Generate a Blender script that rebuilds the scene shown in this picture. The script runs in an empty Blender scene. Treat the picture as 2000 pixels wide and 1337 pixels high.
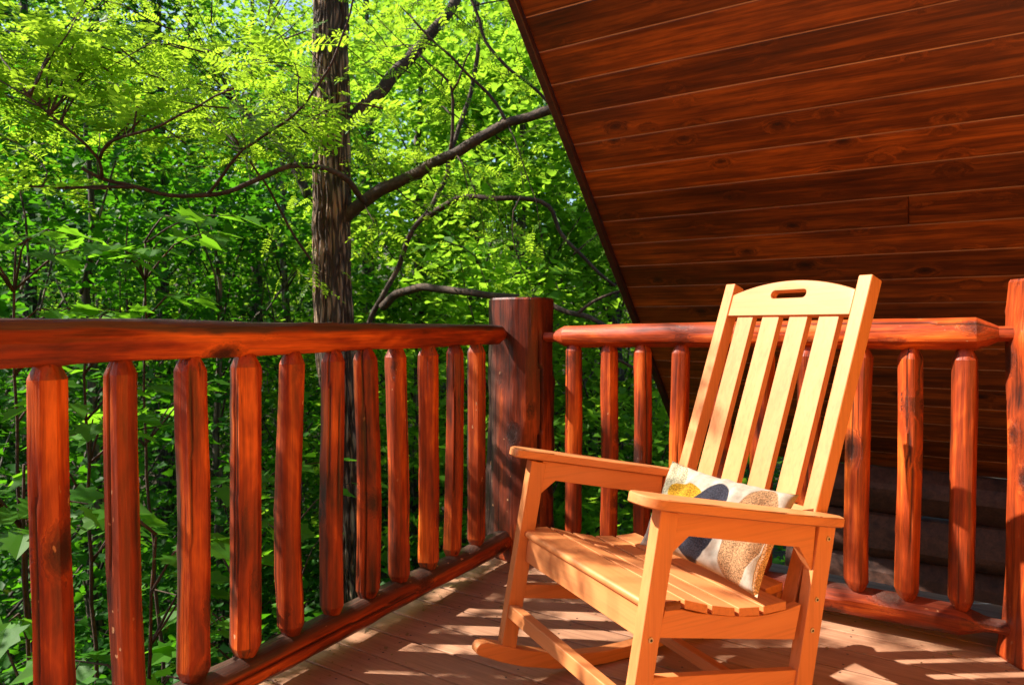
import bpy, bmesh, math, random
import numpy as np
from mathutils import Vector, Matrix, noise
R = math.radians
rnd = random.Random(7)
rng = np.random.default_rng(11)
scene = bpy.context.scene
COL = scene.collection

# ------------------------------------------------------------------ camera, sky, sun, exposure
cam_d = bpy.data.cameras.new("camera")
cam_d.sensor_width = 36.0
cam_d.lens = 24.0
cam_d.clip_start = 0.05
cam_d.clip_end = 600
cam = bpy.data.objects.new("camera", cam_d)
COL.objects.link(cam)
CAM = Vector((0, 0, 1.0))
F = 1333.0
PITCH = math.atan(38 / F)
cam.location = CAM
cam.rotation_euler = (math.pi / 2 - PITCH, 0, 0)
scene.camera = cam
cam_d.dof.use_dof = True
cam_d.dof.focus_distance = 2.0
cam_d.dof.aperture_fstop = 5.6

SUN_EL = R(43)
SUN_H = Vector((-0.997, 0.080, 0)).normalized()
SUN = Vector((SUN_H.x * math.cos(SUN_EL), SUN_H.y * math.cos(SUN_EL), math.sin(SUN_EL)))
world = bpy.data.worlds.new("World")
scene.world = world
world.use_nodes = True
wn = world.node_tree
wn.nodes.clear()
sky = wn.nodes.new("ShaderNodeTexSky")
sky.sky_type = 'NISHITA'
sky.sun_disc = False
sky.sun_elevation = SUN_EL
sky.sun_rotation = math.atan2(SUN_H.x, SUN_H.y)
bg = wn.nodes.new("ShaderNodeBackground")
bg.inputs[1].default_value = 0.065
wo = wn.nodes.new("ShaderNodeOutputWorld")
wn.links.new(sky.outputs[0], bg.inputs[0])
wn.links.new(bg.outputs[0], wo.inputs[0])
sl = bpy.data.lights.new("sun", 'SUN')
sl.energy = 3.1
sl.angle = R(0.55)
sl.color = (1.0, 0.90, 0.80)
so = bpy.data.objects.new("sun", sl)
so.rotation_euler = SUN.to_track_quat('Z', 'Y').to_euler()
COL.objects.link(so)
scene.view_settings.view_transform = 'Standard'
scene.view_settings.look = 'None'
scene.view_settings.gamma = 1.0
scene.view_settings.use_curve_mapping = False
scene.view_settings.exposure = 1.96
scene.cycles.use_denoising = True
scene.cycles.max_bounces = 8
scene.cycles.diffuse_bounces = 4
scene.cycles.transmission_bounces = 6
scene.cycles.caustics_reflective = False
scene.cycles.caustics_refractive = False

DL = Vector((0.5295, 0.8483, 0))      # away along the long railing
DR = Vector((0.8483, -0.5295, 0))     # along the short railing, boards and roof


def P(s, w, z):
    return DL * s + DR * w + Vector((0, 0, z))


def at(px, py, Y):
    """the point at depth Y that is seen at pixel px, py of the 2000x1337 photograph"""
    a = (px - 1000) / F
    b = (668.5 - py) / F
    d = Vector((a, math.cos(PITCH) + b * math.sin(PITCH), -math.sin(PITCH) + b * math.cos(PITCH)))
    return CAM + d * (Y / d.y)


# ------------------------------------------------------------------ object helpers
def tag(o, label=None, cat=None, group=None, kind=None):
    if label: o['label'] = label
    if cat: o['category'] = cat
    if group: o['group'] = group
    if kind: o['kind'] = kind
    return o


def empty(name, loc=(0, 0, 0), rz=0.0):
    o = bpy.data.objects.new(name, None)
    o.empty_display_size = 0.1
    o.location = loc
    o.rotation_euler = (0, 0, rz)
    COL.objects.link(o)
    return o


def link(name, me, parent=None, mat=None):
    o = bpy.data.objects.new(name, me)
    COL.objects.link(o)
    if mat and not me.materials:
        me.materials.append(mat)
    if parent: o.parent = parent
    return o


def pydata(name, verts, faces, mat, parent=None, smooth=False):
    me = bpy.data.meshes.new(name)
    me.from_pydata(verts, [], faces)
    if smooth:
        me.shade_smooth()
    me.update()
    return link(name, me, parent, mat)


def from_bm(name, bm, mat, parent=None, smooth=False, sharp=None):
    me = bpy.data.meshes.new(name)
    bmesh.ops.recalc_face_normals(bm, faces=bm.faces)
    bm.to_mesh(me)
    bm.free()
    if smooth:
        me.shade_smooth()
        if sharp:
            # area weighted normals: flat faces stay flat, the small bevels catch the light
            acc = [Vector((0, 0, 0)) for _ in me.vertices]
            for p in me.polygons:
                w = p.normal * (p.area ** 1.5)
                for vi in p.vertices: acc[vi] += w
            me.normals_split_custom_set_from_vertices([tuple(v.normalized()) if v.length > 0 else (0, 0, 1) for v in acc])
    return link(name, me, parent, mat)


def np_mesh(name, V, faces_flat, nper, mat, parent=None, var=None, smooth=False):
    """V (n,3); faces_flat flat index array; nper: array of loop totals"""
    me = bpy.data.meshes.new(name)
    V = np.asarray(V, dtype=np.float32)
    me.vertices.add(len(V))
    me.vertices.foreach_set("co", V.ravel())
    me.loops.add(len(faces_flat))
    me.loops.foreach_set("vertex_index", np.asarray(faces_flat, dtype=np.int32))
    nper = np.asarray(nper, dtype=np.int32)
    me.polygons.add(len(nper))
    st = np.zeros(len(nper), dtype=np.int32)
    st[1:] = np.cumsum(nper)[:-1]
    me.polygons.foreach_set("loop_start", st)
    me.update(calc_edges=True)
    if var is not None:
        a = me.attributes.new("var", 'FLOAT', 'POINT')
        a.data.foreach_set("value", np.asarray(var, dtype=np.float32))
    if smooth:
        me.shade_smooth()
    return link(name, me, parent, mat)


# ------------------------------------------------------------------ materials
class NT:
    def __init__(s, name):
        s.m = bpy.data.materials.new(name)
        s.m.use_nodes = True
        s.n = s.m.node_tree.nodes
        s.l = s.m.node_tree.links
        s.n.clear()
        s.out = s.n.new("ShaderNodeOutputMaterial")

    def node(s, t, **kw):
        n = s.n.new(t)
        for k, v in kw.items():
            setattr(n, k, v)
        return n

    def set(s, n, i, v):
        if hasattr(v, 'is_linked') or isinstance(v, bpy.types.NodeSocket):
            s.l.new(v, n.inputs[i])
        else:
            n.inputs[i].default_value = v

    def math(s, op, a, b=0.0, c=None, clamp=False):
        n = s.node("ShaderNodeMath", operation=op, use_clamp=clamp)
        s.set(n, 0, a); s.set(n, 1, b)
        if c is not None: s.set(n, 2, c)
        return n.outputs[0]

    def mix(s, f, a, b, mode='MIX'):
        n = s.node("ShaderNodeMix", data_type='RGBA', blend_type=mode)
        s.set(n, 0, f)
        s.set(n, 6, a if not isinstance(a, tuple) else (*a, 1))
        s.set(n, 7, b if not isinstance(b, tuple) else (*b, 1))
        return n.outputs[2]

    def noise(s, vec, scale=1.0, detail=3, rough=0.5, dist=0.0):
        n = s.node("ShaderNodeTexNoise")
        s.l.new(vec, n.inputs['Vector'])
        n.inputs['Scale'].default_value = scale
        n.inputs['Detail'].default_value = detail
        n.inputs['Roughness'].default_value = rough
        n.inputs['Distortion'].default_value = dist
        return n.outputs['Fac']

    def ramp(s, f, stops):
        n = s.node("ShaderNodeValToRGB")
        cr = n.color_ramp
        while len(cr.elements) < len(stops): cr.elements.new(0.5)
        for e, (p, c) in zip(cr.elements, stops):
            e.position = p
            e.color = (*c, 1) if len(c) == 3 else c
        s.l.new(f, n.inputs[0])
        return n.outputs[0]

    def mrange(s, f, a, b, c=0.0, d=1.0):
        n = s.node("ShaderNodeMapRange", interpolation_type='SMOOTHSTEP')
        s.l.new(f, n.inputs[0])
        for i, v in zip((1, 2, 3, 4), (a, b, c, d)): n.inputs[i].default_value = v
        return n.outputs[0]

    def objco(s, scale, rand=True):
        tc = s.node("ShaderNodeTexCoord")
        v = tc.outputs['Object']
        if rand:
            oi = s.node("ShaderNodeObjectInfo")
            c = s.node("ShaderNodeCombineXYZ")
            for i, k in enumerate((37.0, 71.0, 53.0)):
                s.l.new(s.math('MULTIPLY', oi.outputs['Random'], k), c.inputs[i])
            a = s.node("ShaderNodeVectorMath", operation='ADD')
            s.l.new(v, a.inputs[0]); s.l.new(c.outputs[0], a.inputs[1])
            v = a.outputs[0]
        return s.scaled(v, scale)

    def scaled(s, v, scale):
        mp = s.node("ShaderNodeVectorMath", operation='MULTIPLY')
        s.l.new(v, mp.inputs[0])
        mp.inputs[1].default_value = scale
        return mp.outputs[0]

    def finish(s, color, rough, bump=None, bstr=0.3, bdist=0.002, spec=0.5, coat=0.0, **kw):
        p = s.node("ShaderNodeBsdfPrincipled")
        s.set(p, 'Base Color', color if not isinstance(color, tuple) else (*color, 1))
        s.set(p, 'Roughness', rough)
        p.inputs['Specular IOR Level'].default_value = spec
        p.inputs['Coat Weight'].default_value = coat
        p.inputs['Coat Roughness'].default_value = 0.25
        for k, v in kw.items(): p.inputs[k].default_value = v
        if bump is not None:
            b = s.node("ShaderNodeBump")
            b.inputs['Strength'].default_value = bstr
            b.inputs['Distance'].default_value = bdist
            s.l.new(bump, b.inputs['Height'])
            s.l.new(b.outputs[0], p.inputs['Normal'])
        s.l.new(p.outputs[0], s.out.inputs[0])
        return s.m


def wood(name, axis, dark, mid, light, grain=70.0, knots=True, knotd=0.13, rough=(0.4, 0.6), bstr=0.35,
         coat=0.0, randv=0.25, weather_shade=None, spec=0.5, blotch=0.35, knotp=0.45, bstretch=2.2, cshift=0.0, checks=0, finev=0.8, knotc=(0.03, 0.008, 0.004)):
    """stained or plain wood; axis is the local axis the grain runs along"""
    t = NT(name)
    k = [1.0, 1.0, 1.0]
    def sc(a, b):
        v = [a, a, a]; v[axis] = b
        return tuple(v)
    base = t.objco((1, 1, 1))
    vk = t.scaled(base, sc(9.0, 5.5))
    vo = t.node("ShaderNodeTexVoronoi")
    t.l.new(vk, vo.inputs['Vector'])
    vo.inputs['Scale'].default_value = 1.0
    sp = t.node("ShaderNodeSeparateColor")
    t.l.new(vo.outputs['Color'], sp.inputs[0])
    kd = t.math('ADD', vo.outputs['Distance'], t.math('MULTIPLY', t.math('LESS_THAN', sp.outputs[0], knotp), 1.0))
    kd = t.math('ADD', kd, t.math('MULTIPLY', sp.outputs[1], knotd * 0.6))
    kd = t.math('ADD', kd, t.math('MULTIPLY', t.math('SUBTRACT', t.noise(base, 90.0, 3, 0.6), 0.5), knotd * 0.9))
    # grain bends round the knots
    warp = t.mrange(kd, 0.0, 0.45, 0.06 if knots else 0.0, 0.0)
    add = t.node("ShaderNodeVectorMath", operation='ADD')
    t.l.new(base, add.inputs[0])
    cmb = t.node("ShaderNodeCombineXYZ")
    for i in range(3):
        if i != axis: t.l.new(warp, cmb.inputs[i])
    t.l.new(cmb.outputs[0], add.inputs[1])
    g1 = t.noise(t.scaled(add.outputs[0], sc(grain, grain * 0.055)), 1.0, 6, 0.66, 0.5)
    g2 = t.noise(t.scaled(add.outputs[0], sc(grain * 3.2, grain * 0.08)), 1.0, 3, 0.6)
    bl = t.noise(t.scaled(base, sc(14.0 if bstretch < 2 else 7.0, bstretch)), 1.0, 4, 0.6, 0.4)
    f = t.math('ADD', t.math('MULTIPLY', g1, 1 - blotch), t.math('MULTIPLY', bl, blotch))
    col = t.ramp(f, [(0.33 + cshift, dark), (0.48 + cshift, mid), (0.66, light)])
    fine = t.mrange(g2, 0.30, 0.55, 0.72 if knots else finev, 1.0)
    col = t.mix(1.0, col, t.ramp(fine, [(0, (0, 0, 0)), (1, (1, 1, 1))]), 'MULTIPLY')
    if checks:
        ckn = t.noise(t.scaled(add.outputs[0], sc(checks, checks * 0.014)), 1.0, 2, 0.5)
        ckm = t.mrange(ckn, 0.29, 0.35, 0.6, 0.0)
        col = t.mix(ckm, col, tuple(x * 0.25 for x in dark))
    oi = t.node("ShaderNodeObjectInfo")
    rv = t.math('MULTIPLY_ADD', oi.outputs['Random'], 2 * randv, 1 - randv)
    hsv = t.node("ShaderNodeHueSaturation")
    t.l.new(col, hsv.inputs['Color']); t.l.new(rv, hsv.inputs['Value'])
    col = hsv.outputs[0]
    hgt = t.math('ADD', g1, t.math('MULTIPLY', g2, 0.5))
    if checks: hgt = t.math('SUBTRACT', hgt, t.math('MULTIPLY', ckm, 0.8))
    if knots:
        km = t.mrange(kd, knotd * 0.45, knotd * 1.25, 1.0, 0.0)
        km2 = t.mrange(kd, knotd, knotd * 2.0, 0.7, 0.0)
        col = t.mix(km2, col, dark)
        col = t.mix(t.math('MULTIPLY', km, 0.93), col, knotc)
        hgt = t.math('SUBTRACT', hgt, t.math('MULTIPLY', km, 0.5))
    if weather_shade:
        at_ = t.node("ShaderNodeAttribute", attribute_name='weather_shade')  # worn rail tops, and shade painted on one side of balusters and corner post
        wv = t.math('ADD', at_.outputs['Fac'], t.math('MULTIPLY', t.math('SUBTRACT', bl, 0.5), 1.1))
        wv = t.math('ADD', wv, t.math('MULTIPLY', t.math('SUBTRACT', g1, 0.5), 0.7))
        wm = t.mrange(wv, 0.4, 0.72)
        wc = t.ramp(g1, [(0.35, (0.030, 0.018, 0.014)), (0.7, weather_shade)])
        col = t.mix(wm, col, wc)
        cr = t.node("ShaderNodeAttribute", attribute_name='crack')
        col = t.mix(cr.outputs['Fac'], col, (0.012, 0.005, 0.003))
        # pale chips where the stain has flaked off
        ch = t.noise(t.scaled(base, sc(55.0, 30.0)), 1.0, 2, 0.5)
        lo = t.noise(t.scaled(base, sc(5.0, 2.0)), 1.0, 2, 0.5)
        chm = t.math('MULTIPLY', t.mrange(ch, 0.70, 0.74), t.mrange(lo, 0.5, 0.62))
        col = t.mix(chm, col, (0.5, 0.25, 0.12))
    r = t.math('MULTIPLY_ADD', g1, rough[1] - rough[0], rough[0])
    return t.finish(col, r, hgt, bstr, 0.0025, spec, coat)


M = {}
M['log'] = wood('stained_log', 2, (0.035, 0.008, 0.004), (0.36, 0.048, 0.006), (0.88, 0.190, 0.020), grain=45, checks=75,
                rough=(0.38, 0.58), weather_shade=(0.110, 0.050, 0.032), knotd=0.20, coat=0.0, spec=0.4, cshift=0.04, bstr=0.9, blotch=0.6, randv=0.12, bstretch=2.4, knotp=0.3)
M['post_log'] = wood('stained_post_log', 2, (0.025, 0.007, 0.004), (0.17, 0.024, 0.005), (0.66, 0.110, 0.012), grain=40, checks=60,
                     rough=(0.4, 0.6), weather_shade=(0.090, 0.040, 0.026), knotd=0.24, coat=0.0, spec=0.4, cshift=0.04, bstr=1.0, blotch=0.6, randv=0.05, bstretch=2.4, knotp=0.3)
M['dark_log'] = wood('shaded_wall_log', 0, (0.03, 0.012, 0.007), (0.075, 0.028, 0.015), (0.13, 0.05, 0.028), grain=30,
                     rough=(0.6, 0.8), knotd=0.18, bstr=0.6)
M['roof'] = wood('stained_roof_board', 0, (0.050, 0.012, 0.003), (0.160, 0.035, 0.004), (0.44, 0.105, 0.010), grain=42,
                 rough=(0.33, 0.5), knotd=0.13, knotp=0.30, spec=0.40, coat=0.0, bstr=0.22, blotch=0.38, randv=0.36)
M['rake'] = wood('dark_rake_board', 0, (0.02, 0.006, 0.003), (0.05, 0.012, 0.005), (0.08, 0.02, 0.008), knots=False)
M['tongue'] = wood('bare_wood_tongue', 0, (0.30, 0.14, 0.09), (0.48, 0.25, 0.16), (0.60, 0.36, 0.25), knots=False, bstr=0.1)
CH = ((0.57, 0.200, 0.060), (0.64, 0.235, 0.074), (0.69, 0.265, 0.090))
for nm, ax in (('x', 0), ('y', 1), ('z', 2)):
    M['teak_' + nm] = wood('oiled_teak_' + nm, ax, *CH, grain=38, knots=False, rough=(0.42, 0.56), bstr=0.14,
                           randv=0.05, blotch=0.35, finev=0.86, spec=0.45)
M['deck'] = wood('composite_deck_board', 0, (0.27, 0.130, 0.070), (0.41, 0.210, 0.115), (0.54, 0.30, 0.175), grain=60,
                 knots=False, rough=(0.55, 0.72), bstr=0.30, randv=0.10, blotch=0.55)
M['blue'] = wood('weathered_blue_plank', 0, (0.10, 0.16, 0.22), (0.18, 0.27, 0.34), (0.34, 0.42, 0.47), grain=40, knots=False,
                 rough=(0.5, 0.7))


def simple(name, c, rough, metal=0.0, bump_scale=0, bstr=0.2):
    t = NT(name)
    v = t.objco((1, 1, 1))
    n = t.noise(v, bump_scale or 30.0, 4, 0.6)
    col = t.mix(n, tuple(x * 0.75 for x in c), tuple(min(1, x * 1.2) for x in c))
    m = t.finish(col, rough, n, bstr, 0.002, 0.5, 0.0, Metallic=metal)
    return m


M['steel'] = simple('bolt_steel', (0.70, 0.58, 0.42), 0.5, 0.2)
M['hole'] = simple('dark_bolt_hole', (0.02, 0.015, 0.01), 0.7)
M['wire'] = simple('pale_wire', (0.45, 0.36, 0.28), 0.5)
M['soil'] = simple('leaf_litter_soil', (0.055, 0.040, 0.024), 0.95, 0, 6.0, 0.9)
M['screw'] = simple('deck_screw', (0.05, 0.03, 0.025), 0.5)


def bark(name, dark, light, sc=1.0, bstr=1.0):
    t = NT(name)
    v = t.objco((1, 1, 1))
    w = t.noise(t.scaled(v, (3, 3, 1.2)), 1.0, 3, 0.6)
    ad = t.node("ShaderNodeVectorMath", operation='ADD')
    t.l.new(t.scaled(v, (38 * sc, 38 * sc, 5.5 * sc)), ad.inputs[0])
    cm = t.node("ShaderNodeCombineXYZ")
    t.l.new(t.math('MULTIPLY', w, 3.0), cm.inputs[0]); t.l.new(t.math('MULTIPLY', w, 2.0), cm.inputs[1])
    t.l.new(cm.outputs[0], ad.inputs[1])
    n1 = t.noise(ad.outputs[0], 1.0, 6, 0.65)
    vo = t.node("ShaderNodeTexVoronoi", feature='DISTANCE_TO_EDGE')
    t.l.new(ad.outputs[0], vo.inputs['Vector'])
    vo.inputs['Scale'].default_value = 0.6
    e = t.mrange(vo.outputs['Distance'], 0.0, 0.3)
    h = t.math('ADD', t.math('MULTIPLY', e, 0.7), t.math('MULTIPLY', n1, 0.6))
    col = t.ramp(h, [(0.2, tuple(x * 0.4 for x in dark)), (0.55, dark), (0.95, light)])
    return t.finish(col, 0.85, h, bstr, 0.02)


def bark2(name, dark, light, bstr=0.8, sc=60):
    t = NT(name)
    v = t.objco((1, 1, 1))
    n1 = t.noise(v, sc, 6, 0.7)
    n2 = t.noise(v, sc * 0.2, 4, 0.6)
    h = t.math('ADD', t.math('MULTIPLY', n1, 0.6), t.math('MULTIPLY', n2, 0.5))
    col = t.ramp(h, [(0.35, tuple(x * 0.4 for x in dark)), (0.55, dark), (0.8, light)])
    return t.finish(col, 0.85, h, bstr, 0.012)


M['bark'] = bark('furrowed_bark', (0.085, 0.050, 0.028), (0.36, 0.235, 0.145), 1.3)
M['twig_bark'] = bark2('branch_bark', (0.055, 0.028, 0.016), (0.17, 0.095, 0.055))
M['limb_bark'] = bark2('limb_bark', (0.050, 0.032, 0.020), (0.18, 0.120, 0.075), 1.0, 45)
M['far_bark'] = bark('grey_bark', (0.06, 0.045, 0.030), (0.16, 0.125, 0.09), 0.8, 0.6)


def leafmat(name, a, b, tr, trw=0.5, rough=0.5):
    """a, b: two leaf greens; tr: tint of the light that passes through"""
    t = NT(name)
    at_ = t.node("ShaderNodeAttribute", attribute_name='var')
    f = at_.outputs['Fac']
    oi = t.node("ShaderNodeObjectInfo")
    f2 = t.math('ADD', t.math('MULTIPLY', t.math('SUBTRACT', oi.outputs['Random'], 0.5), 0.25), f)
    col = t.ramp(f2, [(0.0, a), (0.55, tuple((x + y) / 2 for x, y in zip(a, b))), (0.93, b), (0.985, (0.22, 0.19, 0.02))])
    p = t.node("ShaderNodeBsdfPrincipled")
    t.l.new(col, p.inputs['Base Color'])
    p.inputs['Roughness'].default_value = rough
    p.inputs['Specular IOR Level'].default_value = 0.16
    tl = t.node("ShaderNodeBsdfTranslucent")
    tc = t.mix(f2, tuple(x * 0.65 for x in tr), tr)
    t.l.new(tc, tl.inputs[0])
    mx = t.node("ShaderNodeMixShader")
    mx.inputs[0].default_value = trw
    t.l.new(p.outputs[0], mx.inputs[1]); t.l.new(tl.outputs[0], mx.inputs[2])
    t.l.new(mx.outputs[0], t.out.inputs[0])
    return t.m


M['locust_leaf'] = leafmat('locust_leaf', (0.050, 0.150, 0.008), (0.130, 0.260, 0.014), (0.55, 0.86, 0.040), 0.54)
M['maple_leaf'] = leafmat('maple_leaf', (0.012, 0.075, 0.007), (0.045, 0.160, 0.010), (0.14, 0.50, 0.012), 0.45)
M['sapling_leaf'] = leafmat('sapling_leaf', (0.030, 0.130, 0.010), (0.080, 0.230, 0.016), (0.30, 0.72, 0.025), 0.48)
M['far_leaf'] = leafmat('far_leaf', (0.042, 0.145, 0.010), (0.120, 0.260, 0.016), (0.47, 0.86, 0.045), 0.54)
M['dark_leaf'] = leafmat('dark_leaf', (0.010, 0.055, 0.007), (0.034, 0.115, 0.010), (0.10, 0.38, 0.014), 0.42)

# ------------------------------------------------------------------ shape helpers
def log_mesh(name, L, ra, rb, mat, seed=0, rings=None, nseg=40, enda='tenon', endb='tenon', facets=6, cracks=1, wob=0.012,
             weather_shade_dir=None, flare=0.0, parent=None, tl=0.05, bulge=0.0, wamt=0.9):
    """peeled, knife-faceted log along local Z from 0 to L; radii ra at the foot and rb at the top"""
    rr = random.Random(seed)
    rings = rings or max(14, int(L / 0.022))
    fa = [(rr.uniform(0, 2 * math.pi), rr.uniform(0.80, 0.95), rr.uniform(0.5, 3)) for _ in range(facets)]
    kn = [(rr.uniform(0, 2 * math.pi), rr.uniform(0.05, max(0.06, L - 0.05)), rr.uniform(0.014, 0.032), rr.uniform(0.02, 0.075)) for _ in range(int(L * 6) + 1)]
    ck = []
    for _ in range(cracks):
        z0 = rr.uniform(-0.2, 0.5) * L
        ck.append((rr.randrange(nseg), z0, z0 + rr.uniform(0.4, 0.9) * L, rr.uniform(0.05, 0.11)))
    off = rr.uniform(0, 100)
    V = []; cr = []; we = []
    zs = []
    cham = tl
    for i in range(rings + 1):
        zs.append(L * i / rings)
    extra = []
    if enda != 'flat': extra += [0.004, cham * 0.25, cham * 0.55, cham * 0.8, cham, cham * 1.12]
    else: extra += [0.003, 0.008]
    if endb != 'flat': extra += [L - 0.004, L - cham * 0.25, L - cham * 0.55, L - cham * 0.8, L - cham, L - cham * 1.12]
    else: extra += [L - 0.003, L - 0.008]
    zs = sorted(set([round(z, 5) for z in zs + extra]))
    for z in zs:
        t = z / L
        r0 = ra + (rb - ra) * t + bulge * math.sin(math.pi * t)
        r0 += flare * math.exp(-z / 0.10)
        e = 1.0
        for kind, dz in ((enda, z), (endb, L - z)):
            if kind == 'tenon':
                if dz < cham: e = min(e, 0.55 + 0.45 * max(0, (dz / cham)) ** 0.8)
            elif kind == 'long':      # long cone then a thin round tenon
                if dz < cham * 0.45: e = min(e, 0.45)
                elif dz < cham: e = min(e, 0.45 + 0.55 * ((dz - cham * 0.45) / (cham * 0.55)) ** 0.9)
            else:
                if dz < 0.008: e = min(e, 1 - 0.04 * (1 - dz / 0.008))
        cx = wob * noise.noise(Vector((z * 1.6, off, 0)))
        cy = wob * noise.noise(Vector((z * 1.6, off, 9)))
        for j in range(nseg):
            th = 2 * math.pi * j / nseg
            r = r0
            k = 1 + 0.085 * noise.noise(Vector((math.cos(th) * 1.1, math.sin(th) * 1.1 + off, z * 3.4)))
            k += 0.018 * noise.noise(Vector((math.cos(th) * 4, math.sin(th) * 4 + off, z * 14)))
            for (ft, fd, fz) in fa:
                c = math.cos(th - ft - 0.25 * noise.noise(Vector((z * fz, ft * 5, off))))
                if c > 0.2:
                    d = fd + 0.07 * noise.noise(Vector((z * 3.0 * fz, ft * 9, off)))
                    k = min(k, d / c)
            for (kt, kz, ks, kh) in kn:
                dd = ((z - kz) / ks) ** 2 + (math.sin((th - kt) / 2) * 2 * r0 / ks) ** 2
                if dd < 6: k += kh * math.exp(-dd)
            cv = 0.0
            for (cj, za, zb, dep) in ck:
                jj = (cj + int(round(1.5 * noise.noise(Vector((z * 2.2, cj, off)))))) % nseg
                if jj == j and za < z < zb:
                    fade = min(1.0, (z - za) / 0.08, (zb - z) / 0.08)
                    k -= dep * fade; cv = 0.9 * fade
            r = r * k * e
            V.append((cx + r * math.cos(th), cy + r * math.sin(th), z))
            cr.append(cv)
            w = 0.0
            if weather_shade_dir is not None:
                w = max(0.0, math.cos(th) * weather_shade_dir[0] + math.sin(th) * weather_shade_dir[1]) ** 0.8 * wamt  # one side darkened: wear on rail tops, painted shade on balusters and corner post
            de = min(z if enda != 'flat' else 9, (L - z) if endb != 'flat' else 9)
            if de < cham * 1.1: w = max(w, 0.42)
            we.append(w)
    nr = len(zs)
    Fc = []
    for i in range(nr - 1):
        for j in range(nseg):
            a = i * nseg + j; b = i * nseg + (j + 1) % nseg
            Fc.append((a, b, b + nseg, a + nseg))
    Fc.append(tuple(reversed(range(nseg))))
    Fc.append(tuple(range((nr - 1) * nseg, nr * nseg)))
    o = pydata(name, V, Fc, mat, parent, True)
    me = o.data
    me.polygons[-1].use_smooth = False
    me.polygons[-2].use_smooth = False
    me.set_sharp_from_angle(angle=R(20))
    for nm, arr in (('crack', cr), ('weather_shade', we)):
        a = me.attributes.new(nm, 'FLOAT', 'POINT')
        a.data.foreach_set("value", arr)
    return o


def aim(o, a, b, up=Vector((0, 0, 1))):
    """place a local-Z log from a towards b; its local +Y side turned to up"""
    z = (b - a).normalized()
    x = up.cross(z)
    if x.length < 1e-4: x = Vector((1, 0, 0))
    x.normalize()
    y = z.cross(x)
    m = Matrix((x, y, z)).transposed().to_4x4()
    m.translation = a
    o.matrix_local = m
    return o


def tube(bm, pts, rads, n=8, caps=True):
    pts = [Vector(p) for p in pts]
    rings = []
    prev = None
    for i, p in enumerate(pts):
        d = (pts[min(i + 1, len(pts) - 1)] - pts[max(i - 1, 0)]).normalized()
        u = prev if prev is not None else d.orthogonal().normalized()
        u = (u - d * u.dot(d)).normalized()
        prev = u
        v = d.cross(u)
        rings.append([bm.verts.new(p + (u * math.cos(2 * math.pi * k / n) + v * math.sin(2 * math.pi * k / n)) * rads[i]) for k in range(n)])
    for a, b in zip(rings, rings[1:]):
        for k in range(n):
            bm.faces.new((a[k], a[(k + 1) % n], b[(k + 1) % n], b[k]))
    if caps:
        bm.faces.new(list(reversed(rings[0]))); bm.faces.new(rings[-1])


def smooth_path(pts, step=0.08, jit=0.0, seed=0):
    """Catmull-Rom resample"""
    pts = [Vector(p) for p in pts]
    P_ = [pts[0] * 2 - pts[1]] + pts + [pts[-1] * 2 - pts[-2]]
    out = []
    for i in range(1, len(P_) - 2):
        n = max(1, int((P_[i + 1] - P_[i]).length / step))
        for k in range(n):
            t = k / n
            a, b, c, d = P_[i - 1], P_[i], P_[i + 1], P_[i + 2]
            out.append(0.5 * ((2 * b) + (c - a) * t + (2 * a - 5 * b + 4 * c - d) * t * t + (3 * b - a - 3 * c + d) * t ** 3))
    out.append(pts[-1])
    if jit:
        out = [p + Vector((noise.noise(p * 5 + Vector((seed, 0, 0))), noise.noise(p * 5 + Vector((0, seed + 7, 0))),
                           noise.noise(p * 5 + Vector((0, 0, seed + 3))))) * jit for p in out]
    return out


def box_bm(x0, x1, y0, y1, z0, z1, bev=0.0, seg=1):
    bm = bmesh.new()
    vs = [bm.verts.new((x, y, z)) for x in (x0, x1) for y in (y0, y1) for z in (z0, z1)]
    for f in ((0, 1, 3, 2), (4, 6, 7, 5), (0, 4, 5, 1), (2, 3, 7, 6), (0, 2, 6, 4), (1, 5, 7, 3)):
        bm.faces.new([vs[i] for i in f])
    if bev:
        bmesh.ops.bevel(bm, geom=list(bm.edges), offset=bev, segments=seg, affect='EDGES', profile=0.5)
    return bm


def prism(name, pts, a0, a1, mat, parent, axis='y', bev=0.002, seg=2):
    """extrude a closed outline: axis y takes (x,z) outlines, axis z takes (x,y) outlines, axis x takes (y,z)"""
    bm = bmesh.new()
    def v(p, a):
        if axis == 'y': return (p[0], a, p[1])
        if axis == 'z': return (p[0], p[1], a)
        return (a, p[0], p[1])
    A = [bm.verts.new(v(p, a0)) for p in pts]
    B = [bm.verts.new(v(p, a1)) for p in pts]
    n = len(pts)
    bm.faces.new(A); bm.faces.new(list(reversed(B)))
    for i in range(n):
        bm.faces.new((A[i], B[i], B[(i + 1) % n], A[(i + 1) % n]))
    if bev:
        ed = [e for e in bm.edges if e.calc_face_angle(0) > R(25)] if False else None
        bmesh.ops.recalc_face_normals(bm, faces=bm.faces)
        ed = [e for e in bm.edges if e.calc_face_angle(0) > R(25)]
        bmesh.ops.bevel(bm, geom=ed, offset=bev, segments=seg, affect='EDGES', profile=0.5)
    o = from_bm(name, bm, mat, parent, True, R(28))
    return o


# ------------------------------------------------------------------ ground and deck
def terrain_z(x, y):
    z = -2.6 + 0.35 * noise.noise(Vector((x * 0.12, y * 0.12, 3)))
    d = math.hypot(x, y)
    z += max(0, d - 7) * 0.16 + 1.2 * noise.noise(Vector((x * 0.03, y * 0.03, 8))) * min(1, d / 30)
    return z


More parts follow.
